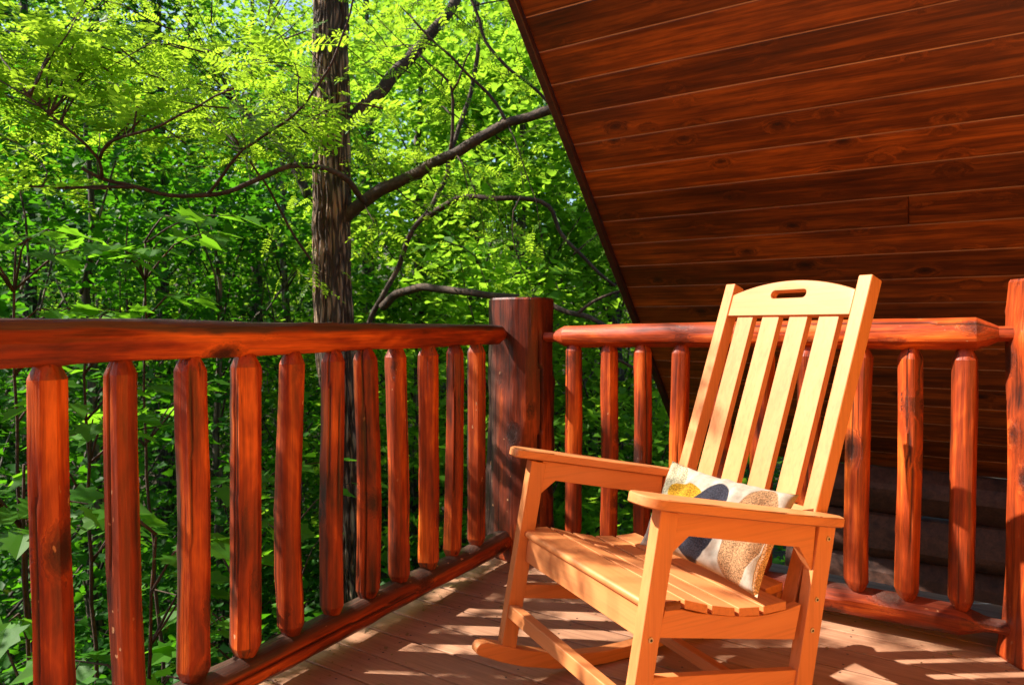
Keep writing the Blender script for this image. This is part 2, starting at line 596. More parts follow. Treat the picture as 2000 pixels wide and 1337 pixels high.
n = 90
V = []
for i in range(n + 1):
    for j in range(n + 1):
        a = (i / n * 2 - 1); b = (j / n * 2 - 1)
        x = 160 * a * abs(a) ** 0.8; y = 160 * b * abs(b) ** 0.8
        V.append((x, y, terrain_z(x, y)))
Fc = [(i * (n + 1) + j, (i + 1) * (n + 1) + j, (i + 1) * (n + 1) + j + 1, i * (n + 1) + j + 1) for i in range(n) for j in range(n)]
g = pydata('ground', V, Fc, M['soil'], None, True)
tag(g, 'wooded slope covered with leaf litter below the deck', 'ground', kind='structure')

deck = empty('deck')
tag(deck, 'brown composite board deck floor under the railings', 'deck', kind='structure')
deck.rotation_euler = (0, 0, math.atan2(DR.y, DR.x))
# local x = DR, local y = DL
RAIL_W = -(-0.140 * 0.8483 - 2.674 * -0.5295) * -1
RAIL_W = Vector((-0.140, 2.674, 0)).dot(DR)         # w of the long railing
EDGE_W = RAIL_W - 0.075
PITCHB = 0.1315
k = 0
s0 = 1.371 - PITCHB * 36
dscrews = bmesh.new()
while True:
    a = s0 + PITCHB * k
    if a > 2.72: break
    h = 0.0012 * rnd.uniform(-1, 1)
    bm = box_bm(EDGE_W, 4.2, a + 0.0035, a + PITCHB - 0.0035, -0.026, h, 0.003, 2)
    o = from_bm('deck_board', bm, M['deck'], deck, True, R(35))
    for w in (-1.42, -1.02, -0.62, -0.22, 0.18, 0.58, 0.98, 1.4, 1.8):
        for q in (0.028, PITCHB - 0.028):
            c = Vector((w + rnd.uniform(-.004, .004), a + q, h + 0.0006))
            vs = [dscrews.verts.new(c + Vector((0.0038 * math.cos(t), 0.0038 * math.sin(t), 0))) for t in [i * math.pi / 3 for i in range(6)]]
            dscrews.faces.new(vs)
    k += 1
DECK_END = a
sc_ = from_bm('screw_heads', dscrews, M['screw'], deck)
tag(sc_, kind='stuff')
for a in (-2.9, -1.9, -0.9, 0.1, 1.1, 2.1, 2.6):
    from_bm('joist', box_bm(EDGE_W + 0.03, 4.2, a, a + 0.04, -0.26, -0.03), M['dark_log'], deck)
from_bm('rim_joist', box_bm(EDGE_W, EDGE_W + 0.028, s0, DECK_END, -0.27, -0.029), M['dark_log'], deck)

# fallen scraps of leaf and blossom on the boards
lb = bmesh.new()
for _ in range(520):
    w = rnd.uniform(EDGE_W, 1.2); s = rnd.uniform(0.6, 2.7) if rnd.random() < .6 else rnd.uniform(1.2, 2.7)
    if rnd.random() < 0.45: w = EDGE_W + 0.05 + abs(rnd.gauss(0, 0.12))
    c = P(s, w, 0.0045); a = rnd.uniform(0, 6.28); l = rnd.uniform(0.002, 0.006) if rnd.random() < .93 else rnd.uniform(.008, .014)
    u = Vector((math.cos(a), math.sin(a), 0)) * l; v = Vector((-math.sin(a), math.cos(a), 0)) * l * rnd.uniform(.3, .8)
    lb.faces.new([lb.verts.new(c + u), lb.verts.new(c + v + Vector((0, 0, .002))), lb.verts.new(c - u), lb.verts.new(c - v)])
M['scrap'] = simple('dry_leaf_scrap', (0.24, 0.16, 0.06), 0.8)
tag(from_bm('leaf_scraps', lb, M['scrap']), 'small dry leaf scraps scattered over the deck boards', 'debris', kind='stuff')

# ------------------------------------------------------------------ log posts and railings
CORNER = P(2.505, -1.529, 0)
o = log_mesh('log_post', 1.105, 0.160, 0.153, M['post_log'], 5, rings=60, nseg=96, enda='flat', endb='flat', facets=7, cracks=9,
             wob=0.010, flare=0.012, weather_shade_dir=(math.cos(R(160 - 20)), math.sin(R(160 - 20))), wamt=0.8)  # left side darkened: shade painted into the stain colour
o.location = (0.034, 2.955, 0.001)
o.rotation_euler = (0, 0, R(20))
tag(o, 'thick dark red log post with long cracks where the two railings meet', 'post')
o = log_mesh('log_post', 1.128, 0.108, 0.100, M['log'], 17, rings=60, nseg=72, enda='flat', endb='flat', facets=6, cracks=3,
             wob=0.012, flare=0.014)
o.location = (1.563, 1.985, 0.001)
tag(o, 'sunlit orange log post at the end of the short railing behind the rocking chair', 'post')

LP = Vector((-0.140, 2.674, 0))
def on_left(px, base=LP, d=DL):
    a = (px - 1000) / F
    # (base.x + t d.x) = a (base.y + t d.y)
    t = (a * base.y - base.x) / (d.x - a * d.y)
    return base + d * t

rail = empty('log_railing', LP)
tag(rail, 'long red log railing running from the corner post past the trees', 'railing')
def lp(v): return v - LP
near = on_left(-260) ; near_t = on_left(-260)
a = LP + DL * 0.245 + Vector((0, 0, 0.955)); b = near + Vector((0, 0, 0.968))
o = log_mesh('top_rail', (a - b).length, 0.053, 0.044, M['log'], 21, nseg=48, enda='flat', endb='long', facets=5, cracks=1, wob=0.012,
             weather_shade_dir=(0, 1), parent=rail, tl=0.10, wamt=1.05)
aim(o, lp(b), lp(a))
a = LP + DL * 0.245 + Vector((0, 0, 0.088)); b = near + Vector((0, 0, 0.080))
o = log_mesh('bottom_rail', (a - b).length, 0.052, 0.047, M['log'], 22, nseg=48, enda='flat', endb='tenon', facets=6, cracks=1, wob=0.01,
             weather_shade_dir=(0, 1), parent=rail, tl=0.07, wamt=0.85)
aim(o, lp(b), lp(a))
xs = [90, 241, 369, 473, 565, 648, 715, 778, 833, 884, 929]
ws = [83, 74, 65, 62, 53, 49, 47, 43, 42, 36, 35]
pts = [(on_left(x), w) for x, w in zip(xs, ws)]
d0 = (pts[0][0] - pts[1][0])
pts = [(pts[0][0] + d0 * 1.0, 84), (pts[0][0] + d0 * 2.0, 84)] + pts
for i, (p, w) in enumerate(pts):
    px = max(0, (p.x / p.y) * F + 1000)
    dist = math.hypot(p.x, p.y)
    r = w / F * p.y / 2 * math.cos(math.atan2(abs(p.x), p.y)) ** 1.0
    r = min(0.041, max(0.032, r * 1.03))
    rz_ = rnd.uniform(0, 6.28); wa_ = math.atan2(0.42, -0.91) + rnd.uniform(-.35, .35) - rz_
    o = log_mesh('baluster', 0.80, r * 1.02, r * 0.98, M['log'], 100 + i, weather_shade_dir=(math.cos(wa_), math.sin(wa_)), wamt=0.80, nseg=40, facets=5, cracks=2 + i % 3, wob=0.011, parent=rail, tl=0.034)  # forest-facing side darkened: its shade is painted into the colour
    o.location = lp(p) + Vector((0, 0, 0.120))
    o.rotation_euler = (R(rnd.uniform(-.5, .5)), R(rnd.uniform(-.5, .5)), rz_)
    if i == 6: tag(o, 'baluster with a pale crack running down its face')

RP = Vector((0.252, 2.78, 0)); RD = Vector((1.13, -0.71, 0)).normalized()
rail2 = empty('log_railing', RP)
tag(rail2, 'short log railing behind the rocking chair, in front of the dark boards', 'railing')
def rp(v): return v - RP
a = RP - RD * 0.130 + Vector((0, 0, 0.945)); b = RP + RD * 1.455 + Vector((0, 0, 0.966))
o = log_mesh('top_rail', (a - b).length, 0.048, 0.054, M['log'], 31, nseg=48, enda='long', endb='long', facets=4, cracks=1, wob=0.010,
             weather_shade_dir=(0, 1), parent=rail2, tl=0.10, wamt=0.42)
aim(o, rp(a), rp(b))
a = RP - RD * 0.130 + Vector((0, 0, 0.082)); b = RP + RD * 1.455 + Vector((0, 0, 0.090))
o = log_mesh('bottom_rail', (a - b).length, 0.046, 0.048, M['log'], 32, nseg=48, enda='long', endb='long', facets=6, cracks=1, wob=0.010,
             weather_shade_dir=(0, 1), parent=rail2, tl=0.13, wamt=0.6)
aim(o, rp(a), rp(b))
xs2 = [1121, 1187, 1255, 1328, 1406, 1490, 1580, 1680, 1782, 1890]
ws2 = [33, 37, 37, 38, 42, 45, 48, 51, 53, 57]
for i, (x, w) in enumerate(zip(xs2, ws2)):
    p = on_left(x, RP, RD)
    r = w / F * p.y / 2 * math.cos(math.atan2(abs(p.x), p.y))
    rz_ = rnd.uniform(0, 6.28); wa_ = math.atan2(0.9, 0.3) + rnd.uniform(-.4, .4) - rz_
    o = log_mesh('baluster', 0.80, r, r, M['log'], 200 + i * 3, weather_shade_dir=(math.cos(wa_), math.sin(wa_)), wamt=0.7, nseg=40, facets=5, cracks=2, wob=0.010, parent=rail2, tl=0.034)  # outer side darkened by the same painted shade
    o.location = rp(p) + Vector((0, 0, 0.122))
    o.rotation_euler = (0, R(rnd.uniform(-.5, .5)), rz_)

# ------------------------------------------------------------------ steep roof underside
S1 = 3.6                         # where the boards pass camera height
W0 = -0.391 * S1                 # the rake edge
SLOPE = math.radians(44.1)
TS = math.tan(SLOPE)
roof = empty('porch_roof')
tag(roof, 'steep porch roof underside of dark red stained boards', 'roof')
roof.matrix_world = Matrix((tuple(DR) + (0,), tuple(DL * math.cos(SLOPE) + Vector((0, 0, -math.sin(SLOPE)))) + (0,),
                            tuple(DR.cross(DL * math.cos(SLOPE) + Vector((0, 0, -math.sin(SLOPE))))) + (0,), (0, 0, 0, 1))).transposed()
roof.location = DL * S1 + Vector((0, 0, 1.0))
# local x along the boards (DR), local y down the slope, local z the outward normal (x cross y)
SGN = 1.0 if (roof.matrix_world.to_3x3() @ Vector((0, 0, 1))).z > 0 else -1.0
BW = 0.0292 * S1 / math.cos(SLOPE)
# a seam was measured at s = 0.9752*S1 on the rake
y_seam = (0.9752 * S1 - S1) / math.cos(SLOPE)
kk = range(-38, 9)
slab = box_bm(W0, 5.2, y_seam + (kk[0]) * BW, y_seam + (kk[-1] + 1) * BW, 0.0, SGN * 0.0, 0) if False else None
random_b = random.Random(3)
for k in kk:
    y0 = y_seam + k * BW; y1 = y0 + BW
    joints = [W0]
    joints.append(5.2)
    if k == -4: joints = [W0, W0 + 1.30, 5.2]
    for xa, xb in zip(joints, joints[1:]):
        bm = box_bm(xa + 0.0005, xb - 0.0005, y0 + 0.0022, y1 - 0.0022, 0, 0.019, 0.0035, 1)
        if SGN < 0:
            for v in bm.verts: v.co.z = -v.co.z
        o = from_bm('roof_board', bm, M['roof'], roof, True, R(20))
zz = sorted((SGN * 0.0025, SGN * 0.010))
for k in kk:
    y0 = y_seam + k * BW
    bm = box_bm(W0 + 0.002, 5.2, y0 - 0.0021, y0 + 0.0021, zz[0], zz[1])
    from_bm('tongue_strip', bm, M['tongue'], roof)
zz = sorted((SGN * 0.022, SGN * 0.10))
from_bm('roof_sheathing', box_bm(W0 + 0.03, 5.2, y_seam + kk[0] * BW, y_seam + (kk[-1] + 1) * BW, zz[0], zz[1]), M['rake'], roof)
zz = sorted((-SGN * 0.025, SGN * 0.13))
from_bm('rake_board', box_bm(W0 - 0.034, W0 - 0.001, y_seam + kk[0] * BW - 0.05, y_seam + (kk[-1] + 1) * BW + 0.15, zz[0], zz[1], 0.003), M['rake'], roof)

# wall of stacked logs under the low end of the roof
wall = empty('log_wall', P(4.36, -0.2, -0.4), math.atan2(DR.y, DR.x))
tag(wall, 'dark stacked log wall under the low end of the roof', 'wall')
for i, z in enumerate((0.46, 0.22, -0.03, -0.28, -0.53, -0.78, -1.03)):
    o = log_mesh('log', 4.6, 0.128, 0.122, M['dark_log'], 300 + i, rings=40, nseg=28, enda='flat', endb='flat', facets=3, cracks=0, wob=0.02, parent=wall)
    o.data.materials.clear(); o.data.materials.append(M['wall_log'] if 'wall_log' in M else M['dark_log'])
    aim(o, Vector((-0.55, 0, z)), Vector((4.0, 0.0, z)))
# crossing stack whose ends stand out beside the orange post
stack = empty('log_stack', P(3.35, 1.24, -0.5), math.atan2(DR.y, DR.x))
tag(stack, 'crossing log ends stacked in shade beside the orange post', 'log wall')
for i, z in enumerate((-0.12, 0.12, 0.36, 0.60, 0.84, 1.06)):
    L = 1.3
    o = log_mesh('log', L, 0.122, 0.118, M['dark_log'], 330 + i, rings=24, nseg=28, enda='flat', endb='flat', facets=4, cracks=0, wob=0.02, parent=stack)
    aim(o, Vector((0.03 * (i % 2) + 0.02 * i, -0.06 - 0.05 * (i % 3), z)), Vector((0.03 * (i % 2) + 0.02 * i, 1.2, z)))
bm = bmesh.new()
c = P(3.16, 1.105, 0.30)
pp = []
for t in np.linspace(0, 1, 18):
    a = t * 5.2 - 1.2
    pp.append(c + DR * (0.035 * math.cos(a)) + Vector((0, 0, 0.075 * math.sin(a) - 0.09 * max(0, t - .8))))
tube(bm, pp, [0.0035] * len(pp), 6)
tag(from_bm('wire_loop', bm, M['wire'], None, True), 'thin pale wire loop hanging on the log ends behind the orange post', 'wire')

# unseen bright honey log wall past the right edge, added to bounce warm light
M['bounce_log'] = wood('honey_wall_log', 2, (0.52, 0.22, 0.025), (0.80, 0.39, 0.050), (0.88, 0.48, 0.07), grain=30, rough=(0.5, 0.7), knotd=0.18, bstr=0.4)
bounce_side = empty('bounce_wall', P(-2.45, 1.32, 0))
tag(bounce_side, 'unseen honey pine log wall added along the deck to bounce warm light, past the orange post', 'wall')
for i in range(14):
    z = 0.11 + 0.205 * i
    L = min(4.85, 2.45 + 4.35 - z - 0.2)
    o = log_mesh('log', L, 0.112, 0.110, M['bounce_log'], 400 + i, rings=30, nseg=20, enda='flat', endb='flat', facets=2, cracks=0, wob=0.01, parent=bounce_side)
    aim(o, Vector((0, 0, z)), DL * L + Vector((0, 0, z)))

bounce_back = empty('bounce_wall', P(-2.6, -1.7, 0))  # unseen wall added behind the camera: blocks sky light, bounces warm light
tag(bounce_back, 'unseen honey pine log wall added behind the viewer to block sky and bounce warm light', 'wall')
for i in range(20):
    z = 0.11 + 0.205 * i
    o = log_mesh('log', 2.9, 0.112, 0.110, M['bounce_log'], 430 + i, rings=24, nseg=20, enda='flat', endb='flat', facets=2, cracks=0, wob=0.01, parent=bounce_back)
    aim(o, Vector((0, 0, z)), DR * 2.9 + Vector((0, 0, z)))

# blue grey plank lying just outside the short railing
o = from_bm('plank', box_bm(-0.62, 0.60, -0.07, 0.07, 0, 0.045, 0.004), M['blue'])
c = P(2.745, -0.12, 0.0)
o.location = c + Vector((0, 0, 0.004))
o.rotation_euler = (0, 0, math.atan2(DR.y, DR.x) - R(1.5))
tag(o, 'pale blue weathered plank lying on the deck edge behind the short railing', 'plank')

# ------------------------------------------------------------------ rocking chair
YAW = 0.4589397
chair = empty('rocking_chair', (0.41198, 1.75088, 0), math.pi + YAW)
tag(chair, 'honey coloured slatted wooden rocking chair facing the long railing', 'chair')
T = M
def lean(x, z, dx=-0.336):
    return x
for sg in (-1, 1):     # local y: -1 is the far side, +1 the near side
    ya, yb = sorted((sg * 0.2645, sg * 0.2935))
    def front(z): return 0.267 + (0.627 - z) * 0.185
    zt, zb = 0.622, 0.098
    prism('front_leg', [(front(zt), zt), (front(zb), zb), (front(zb) - 0.046, zb - 0.004), (front(zt) - 0.046, zt - 0.012)], ya, yb, T['teak_z'], chair, bev=0.0025)
    def rfront(z): return -0.178 + (0.449 - z) * 0.198
    zt, zb = 0.545, 0.028
    prism('rear_leg', [(rfront(zt), zt), (rfront(zb), zb), (rfront(zb) - 0.055, zb), (rfront(zt) - 0.055, zt - 0.010)], ya, yb, T['teak_z'], chair, bev=0.0025)
    # back post
    ya, yb = sorted((sg * 0.2135, sg * 0.2535))
    def st(z): return -0.2335 - (z - 0.565) * 0.336
    prism('back_post', [(st(1.123), 1.123), (st(0.27), 0.27), (st(0.27) - 0.040, 0.256), (st(1.108) - 0.043, 1.106)], ya, yb, T['teak_z'], chair, bev=0.004, seg=3)
    # rocker
    bot = [(0.425, 0.112), (0.36, 0.080), (0.297, 0.054), (0.20, 0.026), (0.105, 0.008), (0.02, 0.0015), (-0.06, 0.0010), (-0.14, 0.004), (-0.25, 0.018), (-0.33, 0.034), (-0.365, 0.050)]
    top = [(-0.355, 0.078), (-0.33, 0.082), (-0.25, 0.060), (-0.14, 0.044), (-0.06, 0.038), (0.02, 0.040), (0.105, 0.050), (0.20, 0.072), (0.297, 0.102), (0.36, 0.128), (0.405, 0.145), (0.425, 0.145), (0.435, 0.135), (0.436, 0.122)]
    ya, yb = sorted((sg * 0.261, sg * 0.297))
    prism('rocker', bot + top if False else list(bot) + list(top), ya, yb, T['teak_x'], chair, bev=0.004, seg=3)
    # armrest
    ai, ao = 0.246, 0.328
    outl = [(-0.285, ai + 0.030), (-0.262, ai + 0.008), (-0.22, ai + 0.0085), (0.20, ai + 0.0085), (0.305, ai), (0.318, ai + 0.006), (0.320, ai + 0.015), (0.320, ao - 0.045), (0.314, ao - 0.025), (0.298, ao - 0.008), (0.275, ao), (0.15, ao + 0.002), (-0.05, ao - 0.001), (-0.17, ao - 0.008), (-0.262, ao - 0.020)]
    if True:
        outl = [(x, sg * y) for x, y in outl]
        bm = bmesh.new()
        A = []; B = []
        for x, y in outl:
            zt = 0.660 + (x - 0.316) * 0.2046
            A.append(bm.verts.new((x, y, zt))); B.append(bm.verts.new((x + 0.005, y, zt - 0.023)))
        m = len(outl)
        bm.faces.new(A); bm.faces.new(list(reversed(B)))
        for i in range(m): bm.faces.new((A[i], B[i], B[(i + 1) % m], A[(i + 1) % m]))
        bmesh.ops.recalc_face_normals(bm, faces=bm.faces)
        bmesh.ops.bevel(bm, geom=[e for e in bm.edges if e.calc_face_angle(0) > R(40)], offset=0.003, segments=2, affect='EDGES')
        from_bm('armrest', bm, T['teak_x'], chair, True, R(30))
    # rail under the arm with two corner brackets cut in one outline
    def az(x): return 0.6355 + (x - 0.316) * 0.2046
    ya, yb = sorted((sg * 0.268, sg * 0.288))
    xf = lambda z: front(z) - 0.0465
    xr = lambda z: rfront(z) + 0.0005
    pf = xf(0.60); pr = xr(0.50)
    prism('arm_support', [(pf + 0.006, az(pf)), (pf + 0.026, az(pf) - 0.10), (pf - 0.035, az(pf) - 0.060), (pr + 0.055, az(pr) - 0.046), (pr + 0.012, az(pr) - 0.11), (pr + 0.0, az(pr))], ya, yb, T['teak_x'], chair, bev=0.0015)
    # seat side rail, its top dished under the slats
    ya, yb = sorted((sg * 0.262, sg * 0.284))
    tops = [(0.232, 0.408), (0.203, 0.403), (0.166, 0.389), (0.129, 0.379), (0.09, 0.3685), (0.052, 0.360), (0.015, 0.353), (-0.021, 0.3475), (-0.06, 0.346), (-0.104, 0.346), (-0.146, 0.351)]
    prism('seat_side_rail', [(0.268, 0.357), (0.248, 0.412)] + tops[0:] + [(-0.125, 0.272)], ya, yb, T['teak_x'], chair, bev=0.0015)
    # low side stretcher
    ya, yb = sorted((sg * 0.267, sg * 0.287))
    prism('side_stretcher', [(0.292, 0.281), (0.297, 0.243), (-0.128, 0.162), (-0.138, 0.200)], ya, yb, T['teak_x'], chair, bev=0.002)
    # bolts on the outer faces
    for (bx, bz) in ((0.293, 0.362), (-0.222, 0.495), (-0.186, 0.358), (-0.172, 0.288)):
        bm = bmesh.new()
        bmesh.ops.create_cone(bm, cap_ends=True, segments=16, radius1=0.0062, radius2=0.0052, depth=0.0030,
                              matrix=Matrix.Translation((bx, sg * 0.2945, bz)) @ Matrix.Rotation(-sg * math.pi / 2, 4, 'X'))
        b_ = from_bm('bolt', bm, M['steel'], chair, True, R(30))
        bm = bmesh.new()
        bmesh.ops.create_cone(bm, cap_ends=True, segments=6, radius1=0.0030, radius2=0.0030, depth=0.0010,
                              matrix=Matrix.Translation((bx, sg * 0.2964, bz)) @ Matrix.Rotation(-sg * math.pi / 2, 4, 'X'))
        from_bm('socket', bm, M['hole'], b_)
# seat slats (their tops follow the dish)
tops = [(0.290, 0.430), (0.209, 0.4255), (0.198, 0.4235), (0.135, 0.401), (0.123, 0.3975), (0.058, 0.3800), (0.046, 0.3775), (-0.015, 0.3690), (-0.027, 0.3680), (-0.098, 0.3665), (-0.110, 0.3670), (-0.168, 0.3730)]
th = 0.0195
# first slat with a rounded nose, notched round the front legs
(xa, za), (xb, zb) = tops[0], tops[1]
bm = bmesh.new()
pl = [(xb, -0.2843), (0.2475, -0.2843), (0.2475, -0.2635), (xa, -0.2635), (xa, 0.2635), (0.2475, 0.2635), (0.2475, 0.2843), (xb, 0.2843)]
def zt_(x): return zb + (x - xb) * (za - zb) / (xa - xb)
A = [bm.verts.new((x, y, zt_(x))) for x, y in pl]
B = [bm.verts.new((x, y, zt_(x) - th)) for x, y in pl]
bm.faces.new(A); bm.faces.new(list(reversed(B)))
for i in range(8): bm.faces.new((A[i], B[i], B[(i + 1) % 8], A[(i + 1) % 8]))
bmesh.ops.recalc_face_normals(bm, faces=bm.faces)
nose = [e for e in bm.edges if all(abs(v.co.x - xa) < 1e-5 for v in e.verts) and abs(e.verts[0].co.z - e.verts[1].co.z) < 1e-5]
rest = [e for e in bm.edges if e not in nose]
bmesh.ops.bevel(bm, geom=nose, offset=0.009, segments=4, affect='EDGES', profile=0.5)
from_bm('seat_slat', bm, T['teak_y'], chair, True, R(30))
for i in range(1, 6):
    (xa, za), (xb, zb) = tops[2 * i], tops[2 * i + 1]
    dx = (xb - xa); dz = (zb - za); ln = math.hypot(dx, dz); nx, nz = dz / ln * th, -dx / ln * th
    yy = 0.2843 if i < 5 else 0.212
    outline = [(xa, za), (xb, zb), (xb + nx if False else xb - (-dz) / ln * 0 , zb - th), (xa, za - th)]
    prism('seat_slat', outline, -yy, yy, T['teak_y'], chair, bev=0.002)
# front apron
prism('front_apron', [(0.281, 0.4095), (0.288, 0.345), (0.266, 0.343), (0.259, 0.406)], -0.2635, 0.2635, T['teak_y'], chair, bev=0.002)
prism('rear_seat_rail', [(-0.150, 0.352), (-0.136, 0.275), (-0.158, 0.272), (-0.172, 0.350)], -0.2125, 0.2125, T['teak_y'], chair, bev=0.002)
# cross stretchers
prism('front_stretcher', [(0.337, 0.234), (0.343, 0.200), (0.312, 0.194), (0.306, 0.228)], -0.2635, 0.2635, T['teak_y'], chair, bev=0.003)
prism('rear_stretcher', [(-0.130, 0.090), (-0.125, 0.060), (-0.158, 0.056), (-0.163, 0.086)], -0.260, 0.260, T['teak_y'], chair, bev=0.003)
# backrest, built in the plane of the back
def bk(u, d):
    """u: height z on the front plane of the back; d: depth behind it"""
    x = -0.2335 - (u - 0.565) * 0.336
    c = math.cos(math.atan(0.336)); s_ = math.sin(math.atan(0.336))
    return (x - d * c, u - d * s_)
def backpiece(name, yz, d0, d1, mat, bev=0.002):
    bm = bmesh.new()
    A = []; B = []
    for y, u in yz:
        x, z = bk(u, d0); A.append(bm.verts.new((x, y, z)))
        x, z = bk(u, d1); B.append(bm.verts.new((x, y, z)))
    m = len(yz)
    bm.faces.new(A); bm.faces.new(list(reversed(B)))
    for i in range(m): bm.faces.new((A[i], B[i], B[(i + 1) % m], A[(i + 1) % m]))
    bmesh.ops.recalc_face_normals(bm, faces=bm.faces)
    if bev: bmesh.ops.bevel(bm, geom=[e for e in bm.edges if e.calc_face_angle(0) > R(35)], offset=bev, segments=2, affect='EDGES')
    return from_bm(name, bm, mat, chair, True, R(30))
sw = 0.0625; gp = (0.427 - 4 * sw) / 5
for i in range(4):
    y0 = -0.2135 + gp + i * (sw + gp)
    backpiece('back_slat', [(y0, 0.555), (y0 + sw, 0.555), (y0 + sw, 1.024), (y0, 1.024)], 0.010, 0.030, T['teak_z'])
backpiece('lower_back_rail', [(-0.213, 0.470), (0.213, 0.470), (0.213, 0.553), (-0.213, 0.553)], 0.006, 0.034, T['teak_y'])
# headrest board with the handle slot: an outer arc bridged to the slot outline
N = 24
outer = []
for i in range(N + 1):
    y = -0.2130 + 0.426 * i / N
    outer.append((y, 1.088 + 0.034 * (1 - (y / 0.213) ** 2)))
outer += [(0.2130, 1.022), (-0.2130, 1.022)]
hole = []
for k2 in range(9):
    a = -math.pi / 2 + math.pi * k2 / 8
    hole.append((0.050 + 0.0105 * math.cos(a), 1.083 + 0.0105 * math.sin(a)))
for k2 in range(9):
    a = math.pi / 2 + math.pi * k2 / 8
    hole.append((-0.050 + 0.0105 * math.cos(a), 1.083 + 0.0105 * math.sin(a)))
bm = bmesh.new()
layers = []
for d in (0.003, 0.028):
    ov = [bm.verts.new((bk(u, d)[0], y, bk(u, d)[1])) for y, u in outer]
    hv = [bm.verts.new((bk(u, d)[0], y, bk(u, d)[1])) for y, u in hole]
    layers.append((ov, hv))
    eds = [bm.edges.new((ov[i], ov[(i + 1) % len(ov)])) for i in range(len(ov))] + [bm.edges.new((hv[i], hv[(i + 1) % len(hv)])) for i in range(len(hv))]
    bmesh.ops.triangle_fill(bm, edges=eds, use_beauty=True)
for k2 in (0, 1):
    a_, b_ = layers[0][k2], layers[1][k2]
    m = len(a_)
    for i in range(m): bm.faces.new((a_[i], b_[i], b_[(i + 1) % m], a_[(i + 1) % m]))
bmesh.ops.recalc_face_normals(bm, faces=bm.faces)
bmesh.ops.bevel(bm, geom=[e for e in bm.edges if len(e.link_faces) == 2 and e.calc_face_angle(0) > R(60)], offset=0.0025, segments=2, affect='EDGES')
from_bm('headrest', bm, T['teak_y'], chair, True, R(30))

# ------------------------------------------------------------------ cushion
def cushion_mat():
    t = NT('printed_boucle_cushion')
    uv = t.node("ShaderNodeUVMap")
    sep = t.node("ShaderNodeSeparateXYZ")
    t.l.new(uv.outputs[0], sep.inputs[0])
    u, v = sep.outputs[0], sep.outputs[1]
    nz = t.noise(t.objco((1, 1, 1), False), 40.0, 3, 0.6)
    jit = t.math('MULTIPLY', t.math('SUBTRACT', nz, 0.5), 0.05)
    def ell(cx, cy, rx, ry, ang):
        du = t.math('SUBTRACT', u, cx); dv = t.math('SUBTRACT', v, cy)
        c, s = math.cos(ang), math.sin(ang)
        a = t.math('ADD', t.math('MULTIPLY', du, c / rx), t.math('MULTIPLY', dv, s / rx))
        b = t.math('ADD', t.math('MULTIPLY', du, -s / ry), t.math('MULTIPLY', dv, c / ry))
        d = t.math('SQRT', t.math('ADD', t.math('POWER', a, 2.0), t.math('POWER', b, 2.0)))
        return t.mrange(t.math('ADD', d, jit), 0.97, 1.03, 1.0, 0.0)
    col = t.ramp(nz, [(0.3, (0.28, 0.245, 0.19)), (0.7, (0.43, 0.385, 0.31))])
    weave = t.noise(t.objco((1, 1, 1), False), 330.0, 2, 0.5)
    shapes = [((0.06, 0.90, 0.15, 0.40, 0.3), (0.34, 0.31, 0.20)),
              ((0.31, 0.60, 0.14, 0.15, 0.1), (0.36, 0.20, 0.012)),
              ((0.51, 0.42, 0.145, 0.43, -0.10), (0.024, 0.024, 0.034)),
              ((0.83, 0.46, 0.135, 0.50, -0.06), (0.27, 0.15, 0.07)),
              ((1.05, 0.30, 0.085, 0.60, 0.0), (0.62, 0.42, 0.24))]  # warm near-edge strip: shade tone painted in, not part of the print
    tot = None
    for e, c in shapes:
        m = ell(*e)
        cc = t.ramp(weave, [(0.35, tuple(x * 0.45 for x in c)), (0.65, tuple(min(1, x * 1.5) for x in c))])
        col = t.mix(m, col, cc)
        tot = m if tot is None else t.math('MAXIMUM', tot, m)
    fine = t.noise(t.objco((1, 1, 1), False), 700.0, 1, 0.5)
    h = t.math('ADD', t.math('MULTIPLY', t.math('MULTIPLY', weave, tot), 1.0), t.math('MULTIPLY', fine, 0.25))
    return t.finish(col, 0.9, h, 0.7, 0.003, 0.2)


